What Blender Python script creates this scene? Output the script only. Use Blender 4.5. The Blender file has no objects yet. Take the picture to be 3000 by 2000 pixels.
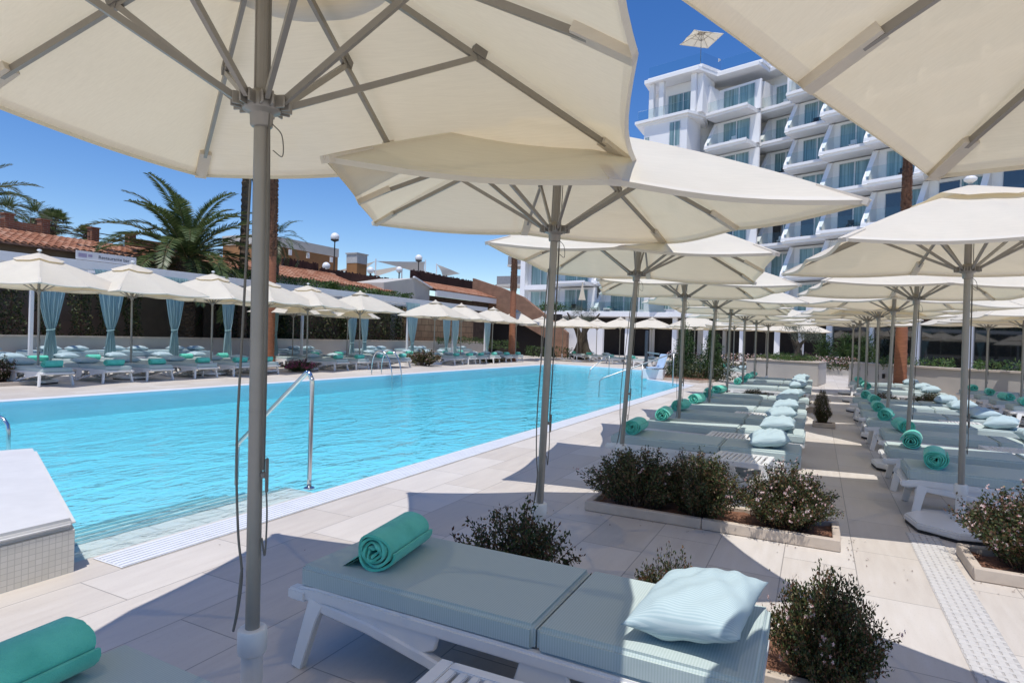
import bpy, bmesh, math, random
import numpy as np
from mathutils import Vector, Matrix
PI = math.pi
R = math.radians
random.seed(7)
RNG = np.random.default_rng(11)
scene = bpy.context.scene
COL = scene.collection

# ------------------------------------------------------------------ helpers
class MB:
    """collects shapes into one mesh"""
    def __init__(self):
        self.v = []; self.f = []; self.m = []; self.n = 0
    def add(self, vs, fs, mi=0):
        vs = np.asarray(vs, float).reshape(-1, 3)
        self.v.append(vs)
        o = self.n
        for f in fs:
            self.f.append([i + o for i in f]); self.m.append(mi)
        self.n += len(vs)
        return self
    def box(self, c, s, rot=None, mi=0, bev=0):
        x, y, z = [a / 2 for a in s]
        vs = np.array([[-x,-y,-z],[x,-y,-z],[x,y,-z],[-x,y,-z],[-x,-y,z],[x,-y,z],[x,y,z],[-x,y,z]])
        if rot is not None: vs = vs @ np.array(rot).T
        return self.add(vs + np.array(c), [[0,3,2,1],[4,5,6,7],[0,1,5,4],[1,2,6,5],[2,3,7,6],[3,0,4,7]], mi)
    def bx(self, a, b, mi=0):
        a = np.array(a, float); b = np.array(b, float)
        return self.box((a + b) / 2, np.abs(b - a), mi=mi)
    def prism(self, poly, z0, z1, mi=0):
        n = len(poly)
        vs = [(p[0], p[1], z0) for p in poly] + [(p[0], p[1], z1) for p in poly]
        fs = [list(range(n))[::-1], [n + i for i in range(n)]] + [[i, (i+1) % n, n + (i+1) % n, n + i] for i in range(n)]
        a = sum(poly[i][0]*poly[(i+1) % n][1] - poly[(i+1) % n][0]*poly[i][1] for i in range(n))
        if a < 0: fs = [f[::-1] for f in fs]
        return self.add(vs, fs, mi)
    def prism_dir(self, pts3, d, mi=0):
        """planar polygon of 3-D points pushed along d"""
        n = len(pts3); p = np.array(pts3, float); d = np.array(d, float)
        vs = np.vstack([p, p + d])
        nrm = np.zeros(3)
        for i in range(n): nrm += np.cross(p[i] - p[0], p[(i+1) % n] - p[0])
        fs = [list(range(n)), [n + i for i in range(n)][::-1]] + [[i, n + i, n + (i+1) % n, (i+1) % n] for i in range(n)]
        if nrm @ d > 0: fs = [f[::-1] for f in fs]
        return self.add(vs, fs, mi)
    def tube(self, path, r, n=10, cap=True, mi=0, closed=False):
        P = np.asarray(path, float); k = len(P)
        rr = np.full(k, r) if np.isscalar(r) else np.asarray(r, float)
        T = np.gradient(P, axis=0); T /= np.linalg.norm(T, axis=1)[:, None] + 1e-12
        ref = np.array([0, 0, 1.0]) if abs(T[0][2]) < .9 else np.array([1.0, 0, 0])
        u = np.cross(T[0], ref); u /= np.linalg.norm(u)
        rings = []
        a = np.arange(n) * 2 * PI / n
        for i in range(k):
            u = u - T[i] * (u @ T[i]); u /= np.linalg.norm(u) + 1e-12
            w = np.cross(T[i], u)
            rings.append(P[i] + rr[i] * (np.cos(a)[:, None] * u + np.sin(a)[:, None] * w))
        fs = []
        for i in range(k - 1):
            for j in range(n):
                fs.append([i*n+j, i*n+(j+1) % n, (i+1)*n+(j+1) % n, (i+1)*n+j])
        if cap: fs += [list(range(n))[::-1], [(k-1)*n + j for j in range(n)]]
        return self.add(np.vstack(rings), fs, mi)
    def bar(self, a, b, w, h, up=(0, 0, 1), mi=0):
        """rectangular bar from a to b, w across, h along up"""
        a = np.array(a, float); b = np.array(b, float); t = b - a; L = np.linalg.norm(t); t /= L
        up = np.array(up, float); s = np.cross(t, up); s /= np.linalg.norm(s); u = np.cross(s, t)
        return self.box((a + b) / 2, (L, w, h), rot=np.stack([t, s, u], 1), mi=mi)
    def sweep(self, path, w, h, side=(0, 1, 0), mi=0):
        """rectangular section (w along side, h across) swept along path"""
        P = np.asarray(path, float); k = len(P); s = np.array(side, float)
        T = np.gradient(P, axis=0); T /= np.linalg.norm(T, axis=1)[:, None]
        hh = np.full(k, h) if np.isscalar(h) else np.asarray(h, float)
        vs = []
        for i in range(k):
            u = np.cross(T[i], s); u /= np.linalg.norm(u)
            for a, b in ((-1,-1),(1,-1),(1,1),(-1,1)):
                vs.append(P[i] + s * a * w/2 + u * b * hh[i]/2)
        fs = []
        for i in range(k-1):
            for j in range(4): fs.append([i*4+j, i*4+(j+1) % 4, (i+1)*4+(j+1) % 4, (i+1)*4+j])
        fs += [[3,2,1,0], [(k-1)*4+j for j in range(4)]]
        return self.add(vs, fs, mi)
    def lathe(self, prof, n=20, c=(0,0,0), mi=0):
        a = np.arange(n) * 2 * PI / n; vs = []
        for r, z in prof: vs.append(np.stack([r*np.cos(a) + c[0], r*np.sin(a) + c[1], np.full(n, z + c[2])], 1))
        k = len(prof); fs = []
        for i in range(k-1):
            for j in range(n): fs.append([i*n+j, i*n+(j+1) % n, (i+1)*n+(j+1) % n, (i+1)*n+j])
        fs += [list(range(n))[::-1], [(k-1)*n+j for j in range(n)]]
        return self.add(np.vstack(vs), fs, mi)
    def grid(self, G, mi=0):
        """G[nu][nv] of points"""
        G = np.asarray(G, float); nu, nv = G.shape[:2]
        fs = [[i*nv+j, i*nv+j+1, (i+1)*nv+j+1, (i+1)*nv+j] for i in range(nu-1) for j in range(nv-1)]
        return self.add(G.reshape(-1, 3), fs, mi)
    def build(self, name, mats, parent=None, smooth=False, bevel=0, auto=None, solid=0, loc=None, weld=False, segs=2):
        me = bpy.data.meshes.new(name)
        if self.v:
            V = np.vstack(self.v)
            me.from_pydata(V.tolist(), [], self.f)
        if not isinstance(mats, (list, tuple)): mats = [mats]
        for m in mats: me.materials.append(m)
        if len(mats) > 1: me.polygons.foreach_set('material_index', self.m)
        if weld or bevel:
            bm = bmesh.new(); bm.from_mesh(me)
            if weld: bmesh.ops.remove_doubles(bm, verts=bm.verts, dist=1e-4)
            if bevel:
                ed = [e for e in bm.edges if len(e.link_faces) == 2 and e.calc_face_angle(0) > R(28)]
                bmesh.ops.bevel(bm, geom=ed, offset=bevel, segments=segs, affect='EDGES', clamp_overlap=True)
            bm.to_mesh(me); bm.free()
        if smooth or bevel:
            me.polygons.foreach_set('use_smooth', [True] * len(me.polygons))
            if auto is not None or bevel:
                me.set_sharp_from_angle(angle=R(auto or 40))
        o = bpy.data.objects.new(name, me); COL.objects.link(o)
        if parent is not None: o.parent = parent
        if loc is not None: o.location = loc
        return o

def sm(P, n=7):
    """smooth path through points"""
    P = [np.array(p, float) for p in P]; P = [2*P[0]-P[1]] + P + [2*P[-1]-P[-2]]; out = []
    for i in range(1, len(P)-2):
        for k in range(n):
            t = k/n; a, b, c, d = P[i-1:i+3]
            out.append(.5*(2*b + (c-a)*t + (2*a-5*b+4*c-d)*t*t + (3*b-a-3*c+d)*t**3))
    return out + [P[-2]]
def raw(name, V, F, mat, parent=None, smooth=False):
    """fast mesh of equal-size faces from numpy arrays"""
    V = np.asarray(V, np.float32); F = np.asarray(F, np.int32); k = F.shape[1]
    me = bpy.data.meshes.new(name)
    me.vertices.add(len(V)); me.vertices.foreach_set('co', V.ravel())
    me.loops.add(F.size); me.loops.foreach_set('vertex_index', F.ravel())
    me.polygons.add(len(F)); me.polygons.foreach_set('loop_start', np.arange(0, F.size, k, dtype=np.int32))
    me.update(calc_edges=True); me.validate()
    if smooth: me.polygons.foreach_set('use_smooth', [True] * len(me.polygons))
    me.materials.append(mat)
    o = bpy.data.objects.new(name, me); COL.objects.link(o)
    if parent is not None: o.parent = parent
    return o

def tag(o, label=None, cat=None, group=None, kind=None):
    if label: o['label'] = label
    if cat: o['category'] = cat
    if group: o['group'] = group
    if kind: o['kind'] = kind
    return o
def thing(name, label, cat, loc=(0,0,0), rz=0, group=None):
    o = bpy.data.objects.new(name, None); COL.objects.link(o)
    o.empty_display_size = .2; o.location = loc; o.rotation_euler = (0, 0, rz)
    return tag(o, label, cat, group)
KIDS = {}
def kids(o):
    return list(o.children)
def copy_tree(o, parent=None):
    c = o.copy(); COL.objects.link(c)
    if parent is not None: c.parent = parent
    for ch in kids(o): copy_tree(ch, c)
    return c
def struct(o): return tag(o, kind='structure')
USED = set()
def place(proto, loc, rz, label, group=None, scale=None, tilt=None):
    o = proto
    if proto.name in USED: o = copy_tree(proto)
    USED.add(proto.name); USED.add(o.name)
    o.location = loc
    o.rotation_euler = (tilt[0] if tilt else 0, tilt[1] if tilt else 0, rz)
    if scale is not None: o.scale = scale if hasattr(scale, '__len__') else (scale,)*3
    o['label'] = label
    if group: o['group'] = group
    return o
ORD = ['nearest','second','third','fourth','fifth','sixth','seventh','eighth','ninth','tenth','eleventh','twelfth','thirteenth','fourteenth','fifteenth','sixteenth','seventeenth','eighteenth','nineteenth','twentieth','twenty-first','twenty-second']

# ------------------------------------------------------------------ materials
def new_mat(name):
    m = bpy.data.materials.new(name); m.use_nodes = True
    nt = m.node_tree; b = nt.nodes['Principled BSDF']
    return m, nt, b
def N(nt, t, **kw):
    n = nt.nodes.new(t)
    for k, v in kw.items(): setattr(n, k, v)
    return n
def ramp(nt, src, stops):
    r = N(nt, 'ShaderNodeValToRGB'); e = r.color_ramp.elements
    while len(e) < len(stops): e.new(.5)
    for i, (p, c) in enumerate(stops):
        e[i].position = p; e[i].color = (*c, 1)
    nt.links.new(src, r.inputs[0]); return r.outputs[0]
def noise(nt, scale, detail=4, rough=.55, coord='Object', stretch=None):
    tc = N(nt, 'ShaderNodeTexCoord'); n = N(nt, 'ShaderNodeTexNoise')
    n.inputs['Scale'].default_value = scale; n.inputs['Detail'].default_value = detail; n.inputs['Roughness'].default_value = rough
    if stretch:
        mp = N(nt, 'ShaderNodeMapping'); mp.inputs['Scale'].default_value = stretch
        nt.links.new(tc.outputs[coord], mp.inputs[0]); nt.links.new(mp.outputs[0], n.inputs[0])
    else: nt.links.new(tc.outputs[coord], n.inputs[0])
    return n.outputs[0]
def bump(nt, b, h, strength=.2, dist=.01):
    bp = N(nt, 'ShaderNodeBump'); bp.inputs['Strength'].default_value = strength; bp.inputs['Distance'].default_value = dist
    nt.links.new(h, bp.inputs['Height']); nt.links.new(bp.outputs[0], b.inputs['Normal'])
def mixc(nt, f, a, b, mode='MIX'):
    m = N(nt, 'ShaderNodeMix', data_type='RGBA', blend_type=mode)
    for s, v in ((0, f), (6, a), (7, b)):
        if hasattr(v, 'links') or isinstance(v, bpy.types.NodeSocket): nt.links.new(v, m.inputs[s])
        else: m.inputs[s].default_value = v if s == 0 else (*v, 1)
    return m.outputs[2]
def plain(name, col, rough=.5, metal=0, var=.12, scale=6, bmp=0, bscale=60, stretch=None):
    m, nt, b = new_mat(name)
    c = np.array(col)
    n = noise(nt, scale, stretch=stretch)
    nt.links.new(ramp(nt, n, [(.3, tuple(c*(1-var))), (.7, tuple(np.minimum(c*(1+var), .95)))]), b.inputs['Base Color'])
    b.inputs['Roughness'].default_value = rough; b.inputs['Metallic'].default_value = metal
    if bmp: bump(nt, b, noise(nt, bscale), bmp)
    return m
def island(name, stops, rough=.5, trans=0.0, spec=.4):
    m, nt, b = new_mat(name)
    g = N(nt, 'ShaderNodeNewGeometry')
    c = ramp(nt, g.outputs['Random Per Island'], stops)
    nt.links.new(c, b.inputs['Base Color']); b.inputs['Roughness'].default_value = rough
    b.inputs['Specular IOR Level'].default_value = spec
    if trans:
        t = N(nt, 'ShaderNodeBsdfTranslucent'); nt.links.new(c, t.inputs[0])
        mx = N(nt, 'ShaderNodeMixShader'); mx.inputs[0].default_value = trans
        nt.links.new(b.outputs[0], mx.inputs[1]); nt.links.new(t.outputs[0], mx.inputs[2])
        nt.links.new(mx.outputs[0], nt.nodes['Material Output'].inputs[0])
    return m
M = {}
def mk_deck():
    m, nt, b = new_mat('travertine_deck')
    tc = N(nt, 'ShaderNodeTexCoord'); mp = N(nt, 'ShaderNodeMapping')
    mp.inputs['Rotation'].default_value = (0, 0, PI/2)
    mp.inputs['Location'].default_value = (-4.27, .62, 0)
    nt.links.new(tc.outputs['Object'], mp.inputs[0])
    br = N(nt, 'ShaderNodeTexBrick'); br.offset = .5
    br.inputs['Scale'].default_value = 1; br.inputs['Brick Width'].default_value = .9; br.inputs['Row Height'].default_value = .45
    br.inputs['Mortar Size'].default_value = .0035; br.inputs['Mortar Smooth'].default_value = .3
    br.inputs['Color1'].default_value = (.0, 0, 0, 1); br.inputs['Color2'].default_value = (1, 1, 1, 1); br.inputs['Mortar'].default_value = (.5, .5, .5, 1)
    nt.links.new(mp.outputs[0], br.inputs[0])
    n1 = noise(nt, 3, 6, .6, stretch=(6, .7, 1)); n2 = noise(nt, .35, 3); n3 = noise(nt, 45, 3, .6, stretch=(3, 1, 1))
    base = ramp(nt, n1, [(.32, (.575, .525, .468)), (.55, (.615, .567, .51)), (.72, (.635, .59, .54))])
    base = mixc(nt, .11, base, br.outputs['Color'], 'OVERLAY')
    st = ramp(nt, n2, [(.35, (.90, .885, .87)), (.65, (1, 1, 1))])
    base = mixc(nt, .8, base, st, 'MULTIPLY')
    sp = ramp(nt, n3, [(.30, (.86, .85, .84)), (.42, (1, 1, 1))])
    base = mixc(nt, .7, base, sp, 'MULTIPLY')
    col = mixc(nt, br.outputs['Fac'], base, (.30, .275, .25))
    nt.links.new(col, b.inputs['Base Color'])
    rg = ramp(nt, n1, [(.3, (.42,)*3), (.7, (.6,)*3)]); nt.links.new(rg, b.inputs['Roughness'])
    mu = N(nt, 'ShaderNodeMath', operation='MULTIPLY'); mu.inputs[1].default_value = -1
    nt.links.new(br.outputs['Fac'], mu.inputs[0]); bump(nt, b, mu.outputs[0], .5, .003)
    return m
M['deck'] = mk_deck()
def mk_mosaic(name, c1, c2, grout, size, rough=.25, vec_rot=None):
    m, nt, b = new_mat(name)
    tc = N(nt, 'ShaderNodeTexCoord'); mp = N(nt, 'ShaderNodeMapping')
    if vec_rot: mp.inputs['Rotation'].default_value = vec_rot
    nt.links.new(tc.outputs['Object'], mp.inputs[0])
    br = N(nt, 'ShaderNodeTexBrick'); br.offset = 0
    br.inputs['Scale'].default_value = 1; br.inputs['Brick Width'].default_value = size; br.inputs['Row Height'].default_value = size
    br.inputs['Mortar Size'].default_value = size*.06
    br.inputs['Color1'].default_value = (*c1, 1); br.inputs['Color2'].default_value = (*c2, 1); br.inputs['Mortar'].default_value = (*grout, 1)
    nt.links.new(mp.outputs[0], br.inputs[0])
    n = noise(nt, .9, 4); st = ramp(nt, n, [(.3, (.93, .95, .97)), (.7, (1, 1, 1))])
    nt.links.new(mixc(nt, .8, br.outputs['Color'], st, 'MULTIPLY'), b.inputs['Base Color'])
    b.inputs['Roughness'].default_value = rough
    return m
M['pool_tile'] = mk_mosaic('pool_mosaic', (.56, .86, .94), (.63, .89, .95), (.66, .87, .92), .05)
M['step_tile'] = mk_mosaic('step_tile', (.78, .75, .68), (.82, .79, .72), (.66, .64, .58), .3)
M['nosing'] = plain('step_nosing', (.24, .42, .45), .3, scale=30)
M['block_tile'] = mk_mosaic('cream_mosaic', (.68, .645, .57), (.74, .70, .63), (.55, .52, .46), .034, .3, (-PI/2, -PI/2, 0))
M['block_top'] = plain('cream_stone', (.66, .645, .62), .5, var=.05, scale=5, bmp=.05)
M['gutter'] = plain('white_grate', (.74, .76, .80), .4, var=.04)
M['drain'] = plain('pale_drain', (.575, .555, .53), .5, var=.06, scale=20)
M['dark_gap'] = plain('dark_gap', (.10, .10, .10), .8)
def mk_water():
    m, nt, b = new_mat('pool_water'); nt.nodes.remove(b)
    out = nt.nodes['Material Output']
    tr = N(nt, 'ShaderNodeBsdfTransparent'); tr.inputs[0].default_value = (.93, .98, 1, 1)
    gl = N(nt, 'ShaderNodeBsdfGlossy'); gl.inputs['Roughness'].default_value = .05; gl.inputs[0].default_value = (.9, .94, .96, 1)
    fr = N(nt, 'ShaderNodeFresnel'); fr.inputs[0].default_value = 1.16
    tc = N(nt, 'ShaderNodeTexCoord')
    hs = []
    for sc, det, st in ((2.2, 3, (1, .55, 1)), (6.5, 3, (1, .6, 1)), (17, 2, (1, .7, 1))):
        mp = N(nt, 'ShaderNodeMapping'); mp.inputs['Scale'].default_value = st; mp.inputs['Rotation'].default_value = (0, 0, R(25))
        n = N(nt, 'ShaderNodeTexNoise'); n.inputs['Scale'].default_value = sc; n.inputs['Detail'].default_value = det
        n.inputs['Distortion'].default_value = .6
        nt.links.new(tc.outputs['Object'], mp.inputs[0]); nt.links.new(mp.outputs[0], n.inputs[0]); hs.append(n.outputs[0])
    a1 = N(nt, 'ShaderNodeMath', operation='MULTIPLY_ADD'); a1.inputs[1].default_value = .38
    nt.links.new(hs[1], a1.inputs[0]); nt.links.new(hs[0], a1.inputs[2])
    a2 = N(nt, 'ShaderNodeMath', operation='MULTIPLY_ADD'); a2.inputs[1].default_value = .13
    nt.links.new(hs[2], a2.inputs[0]); nt.links.new(a1.outputs[0], a2.inputs[2])
    bp = N(nt, 'ShaderNodeBump'); bp.inputs['Strength'].default_value = 1; bp.inputs['Distance'].default_value = .085
    nt.links.new(a2.outputs[0], bp.inputs['Height'])
    nt.links.new(bp.outputs[0], gl.inputs['Normal']); nt.links.new(bp.outputs[0], fr.inputs['Normal'])
    rf = N(nt, 'ShaderNodeBsdfRefraction'); rf.inputs['IOR'].default_value = 1.33; rf.inputs['Roughness'].default_value = 0; rf.inputs[0].default_value = (.95, .99, 1, 1)
    nt.links.new(bp.outputs[0], rf.inputs['Normal'])
    m0 = N(nt, 'ShaderNodeMixShader'); m0.inputs[0].default_value = .07
    nt.links.new(tr.outputs[0], m0.inputs[1]); nt.links.new(rf.outputs[0], m0.inputs[2])
    mx = N(nt, 'ShaderNodeMixShader')
    nt.links.new(fr.outputs[0], mx.inputs[0]); nt.links.new(m0.outputs[0], mx.inputs[1]); nt.links.new(gl.outputs[0], mx.inputs[2])
    nt.links.new(mx.outputs[0], out.inputs['Surface'])
    va = N(nt, 'ShaderNodeVolumeAbsorption'); va.inputs[0].default_value = (.15, .945, .985, 1); va.inputs[1].default_value = .50
    nt.links.new(va.outputs[0], out.inputs['Volume'])
    return m
M['water'] = mk_water()
def mk_cloth(name, col, tcol, trans, weave=900, bs=.08, open_=0.0):
    m, nt, b = new_mat(name)
    n = noise(nt, 2.2, 3); c = np.array(col)
    cc = ramp(nt, n, [(.3, tuple(c*.95)), (.7, tuple(np.minimum(c*1.03, .92)))])
    wv = ramp(nt, noise(nt, 5, 5, .7, stretch=(1.5, 22, 9)), [(.3, (.93, .925, .915)), (.7, (1, 1, 1))])
    cc = mixc(nt, 1.0, cc, wv, 'MULTIPLY')
    nt.links.new(cc, b.inputs['Base Color']); b.inputs['Roughness'].default_value = .85; b.inputs['Specular IOR Level'].default_value = .15
    tc = N(nt, 'ShaderNodeTexCoord'); w1 = N(nt, 'ShaderNodeTexNoise'); w1.inputs['Scale'].default_value = 14
    mp = N(nt, 'ShaderNodeMapping'); mp.inputs['Scale'].default_value = (1, 14, 8)
    nt.links.new(tc.outputs['Object'], mp.inputs[0]); nt.links.new(mp.outputs[0], w1.inputs[0])
    bump(nt, b, w1.outputs[0], bs, .01)
    t = N(nt, 'ShaderNodeBsdfTranslucent'); nt.links.new(mixc(nt, 1.0, tcol, wv, 'MULTIPLY'), t.inputs[0])
    mx = N(nt, 'ShaderNodeMixShader'); mx.inputs[0].default_value = trans
    nt.links.new(b.outputs[0], mx.inputs[1]); nt.links.new(t.outputs[0], mx.inputs[2])
    res = mx.outputs[0]
    if open_:
        tp = N(nt, 'ShaderNodeBsdfTransparent'); tp.inputs[0].default_value = (1, .84, .60, 1)
        m2 = N(nt, 'ShaderNodeMixShader'); m2.inputs[0].default_value = open_
        nt.links.new(res, m2.inputs[1]); nt.links.new(tp.outputs[0], m2.inputs[2]); res = m2.outputs[0]
    nt.links.new(res, nt.nodes['Material Output'].inputs[0])
    return m
M['canopy'] = mk_cloth('cream_canopy_cloth', (.86, .81, .705), (.88, .73, .45), .32, open_=.055)
M['hem'] = mk_cloth('cream_hem', (.82, .775, .68), (.80, .66, .42), .24)
M['taupe'] = plain('taupe_aluminium', (.285, .265, .235), .38, .25, var=.05, scale=9)
M['taupe_dark'] = plain('grey_brown_plastic', (.20, .185, .165), .5, var=.06)
M['bracket'] = plain('dark_bracket', (.10, .095, .085), .5)
M['cord'] = plain('grey_cord', (.16, .15, .13), .8)
M['rope'] = plain('beige_rope', (.42, .38, .30), .9)
M['plastic'] = plain('white_resin', (.76, .755, .735), .35, var=.04, scale=4)
M['sleeve'] = plain('white_pipe', (.74, .735, .70), .4, var=.05, scale=8)
M['black_tray'] = plain('black_tray', (.02, .02, .02), .6)
def mk_striped(name, c1, c2, scale, axis=0, rough=.8, bend=0.0):
    m, nt, b = new_mat(name)
    tc = N(nt, 'ShaderNodeTexCoord'); w = N(nt, 'ShaderNodeTexWave')
    w.bands_direction = 'XYZ'[axis]; w.inputs['Scale'].default_value = scale; w.inputs['Distortion'].default_value = bend; w.inputs['Detail'].default_value = 0
    nt.links.new(tc.outputs['Object'], w.inputs[0])
    nt.links.new(ramp(nt, w.outputs[1], [(.35, c1), (.65, c2)]), b.inputs['Base Color'])
    b.inputs['Roughness'].default_value = rough; b.inputs['Specular IOR Level'].default_value = .2
    bump(nt, b, noise(nt, 6, 3), .35, .014)
    return m
M['cushion'] = mk_striped('striped_cushion_fabric', (.41, .495, .475), (.475, .55, .54), 31, 0)
M['cushion_far'] = plain('cushion_fabric', (.38, .50, .53), .8, var=.06)
M['pillow'] = mk_striped('striped_pillow_fabric', (.36, .475, .51), (.45, .555, .58), 31, 1)
def mk_terry():
    m, nt, b = new_mat('turquoise_terry')
    n = noise(nt, 9, 4); nt.links.new(ramp(nt, n, [(.3, (.095, .52, .40)), (.7, (.145, .65, .51))]), b.inputs['Base Color'])
    b.inputs['Roughness'].default_value = .95; b.inputs['Specular IOR Level'].default_value = .1
    b.inputs['Sheen Weight'].default_value = .3
    bump(nt, b, noise(nt, 320, 2), .5, .004)
    return m
M['terry'] = mk_terry()
M['steel'] = plain('brushed_steel', (.62, .62, .62), .18, 1.0, var=.04)
M['steel_dull'] = plain('dull_steel', (.42, .43, .43), .35, .8, var=.05)
M['kerb'] = plain('beige_kerb_stone', (.52, .44, .36), .7, var=.12, scale=5, bmp=.2, bscale=25)
M['soil'] = plain('red_soil', (.18, .085, .05), .95, var=.3, scale=14, bmp=.6, bscale=30)
M['leaf_shrub'] = island('shrub_leaf', [(0, (.022, .042, .015)), (.35, (.044, .066, .022)), (.55, (.075, .095, .032)), (.68, (.13, .06, .035)), (.8, (.16, .08, .042)), (1, (.13, .15, .05))], .45, .15, .35)
M['leaf_green'] = island('green_leaf', [(0, (.018, .045, .012)), (.5, (.04, .085, .02)), (1, (.08, .13, .03))], .5, .2)
M['leaf_dark'] = island('dark_hedge_leaf', [(0, (.018, .032, .013)), (.5, (.042, .068, .022)), (.85, (.085, .10, .034)), (1, (.15, .12, .05))], .55, .15)
M['leaf_ivy'] = island('ivy_leaf', [(0, (.02, .06, .012)), (.5, (.05, .11, .02)), (1, (.12, .17, .04))], .5, .2)
M['leaf_olive'] = island('olive_leaf', [(0, (.05, .065, .04)), (.5, (.10, .12, .08)), (1, (.19, .21, .16))], .5, .15)
M['leaf_purple'] = island('purple_leaf', [(0, (.025, .008, .018)), (.6, (.05, .014, .03)), (1, (.08, .03, .05))], .5, .1)
M['petal'] = island('pink_white_petal', [(0, (.55, .25, .25)), (.5, (.75, .55, .53)), (1, (.82, .74, .72))], .6, .25)
M['petal_magenta'] = island('magenta_petal', [(0, (.38, .03, .16)), (.6, (.55, .06, .25)), (1, (.65, .2, .35))], .6, .25)
M['twig'] = plain('twig_bark', (.075, .045, .03), .85)
M['frond'] = island('palm_frond', [(0, (.04, .068, .02)), (.5, (.085, .125, .04)), (1, (.16, .19, .075))], .42, .28, .5)
M['bark'] = plain('palm_bark', (.10, .068, .045), .9, var=.4, scale=8, bmp=.9, bscale=14)
M['red_trunk'] = plain('red_brown_trunk', (.30, .115, .058), .8, var=.22, scale=5, bmp=.5, bscale=22, stretch=(1, 1, 5))
M['olive_bark'] = plain('olive_bark', (.085, .068, .05), .95, var=.45, scale=4, bmp=1, bscale=9, stretch=(2, 2, .6))
M['white_wall'] = plain('white_render', (.84, .835, .835), .7, var=.025, scale=.7, bmp=.04, bscale=30)
M['cream_wall'] = plain('cream_render', (.52, .49, .44), .8, var=.06, scale=1, bmp=.06)
M['grey_beige_wall'] = plain('beige_low_wall', (.47, .44, .40), .75, var=.06, scale=1.2, bmp=.05)
M['brown_wall'] = plain('dark_brown_render', (.085, .06, .045), .85, var=.3, scale=2.5)
M['house_wall'] = plain('brown_render', (.20, .15, .105), .85, var=.15, scale=1.5)
M['ochre_wall'] = plain('ochre_render', (.30, .145, .055), .8, var=.1, scale=2)
M['heather'] = plain('brown_screen', (.052, .020, .015), .95, var=.35, scale=16, bmp=.6, bscale=50, stretch=(1, 1, .2))
M['white_paint'] = plain('white_painted_timber', (.72, .72, .73), .5, var=.03)
M['blue_curtain'] = mk_cloth('pale_blue_voile', (.47, .66, .68), (.42, .63, .66), .42, bs=.02)
M['sail'] = mk_cloth('shade_sail', (.62, .59, .54), (.6, .55, .48), .3)
def mk_brick(name, c1, c2, mortar, w, h, rot=None, ms=.012):
    m, nt, b = new_mat(name)
    tc = N(nt, 'ShaderNodeTexCoord'); mp = N(nt, 'ShaderNodeMapping')
    if rot: mp.inputs['Rotation'].default_value = rot
    nt.links.new(tc.outputs['Object'], mp.inputs[0])
    br = N(nt, 'ShaderNodeTexBrick'); br.inputs['Scale'].default_value = 1
    br.inputs['Brick Width'].default_value = w; br.inputs['Row Height'].default_value = h; br.inputs['Mortar Size'].default_value = ms
    br.inputs['Color1'].default_value = (*c1, 1); br.inputs['Color2'].default_value = (*c2, 1); br.inputs['Mortar'].default_value = (*mortar, 1)
    nt.links.new(mp.outputs[0], br.inputs[0])
    st = ramp(nt, noise(nt, 1.7, 5), [(.3, (.65,)*3), (.7, (1.1,)*3)])
    nt.links.new(mixc(nt, .8, br.outputs['Color'], st, 'MULTIPLY'), b.inputs['Base Color'])
    b.inputs['Roughness'].default_value = .85
    bump(nt, b, noise(nt, 18, 4), .3, .01)
    return m
M['red_brick'] = mk_brick('red_brick', (.25, .085, .045), (.32, .125, .06), (.30, .2, .14), .28, .08, (-PI/2, -PI/2, 0))
M['stone_block'] = mk_brick('sandstone_blocks', (.26, .165, .10), (.34, .23, .14), (.12, .08, .05), .75, .42, (-PI/2, -PI/2, 0), .02)
M['brown_stone'] = mk_brick('brown_stone', (.27, .15, .095), (.31, .175, .11), (.24, .135, .09), .6, .2, (PI/2, 0, 0), .006)
M['roof_tile'] = island('terracotta_tile', [(0, (.27, .115, .065)), (.5, (.36, .165, .095)), (1, (.42, .24, .16))], .8, 0, .2)
M['roof_tile2'] = plain('weathered_terracotta', (.33, .165, .10), .85, var=.35, scale=9, bmp=.2)
def mk_curtain_glass():
    m, nt, b = new_mat('window_glass_over_curtain')
    n = noise(nt, 1.0, 3, .6, stretch=(7, 7, .15))
    nt.links.new(ramp(nt, n, [(.32, (.08, .15, .155)), (.5, (.20, .31, .31)), (.68, (.33, .45, .44))]), b.inputs['Base Color'])
    b.inputs['Roughness'].default_value = .06; b.inputs['Specular IOR Level'].default_value = .9
    return m
M['pane'] = mk_curtain_glass()
M['dark_glass'] = plain('dark_glass', (.012, .014, .014), .03, var=.2)
M['dark_glass'].node_tree.nodes['Principled BSDF'].inputs['IOR'].default_value = 2.1
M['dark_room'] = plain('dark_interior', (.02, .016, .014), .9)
def mk_clear():
    m, nt, b = new_mat('clear_railing_glass'); nt.nodes.remove(b)
    tr = N(nt, 'ShaderNodeBsdfTransparent'); tr.inputs[0].default_value = (.93, .97, .965, 1)
    gl = N(nt, 'ShaderNodeBsdfGlossy'); gl.inputs['Roughness'].default_value = .02
    lw = N(nt, 'ShaderNodeLayerWeight'); lw.inputs[0].default_value = .25
    mx = N(nt, 'ShaderNodeMixShader'); nt.links.new(lw.outputs['Fresnel'], mx.inputs[0])
    nt.links.new(tr.outputs[0], mx.inputs[1]); nt.links.new(gl.outputs[0], mx.inputs[2])
    nt.links.new(mx.outputs[0], nt.nodes['Material Output'].inputs[0])
    return m
M['clear'] = mk_clear()
M['frame'] = plain('window_frame', (.62, .64, .66), .4)
M['globe'] = plain('white_globe', (.80, .80, .80), .3, var=.02)
M['ink'] = plain('dark_ink', (.05, .05, .07), .7)
M['sign'] = plain('white_sign_board', (.62, .62, .64), .6, var=.04)
M['chair_blue'] = plain('pale_blue_seat', (.50, .62, .78), .4, var=.04)
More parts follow.
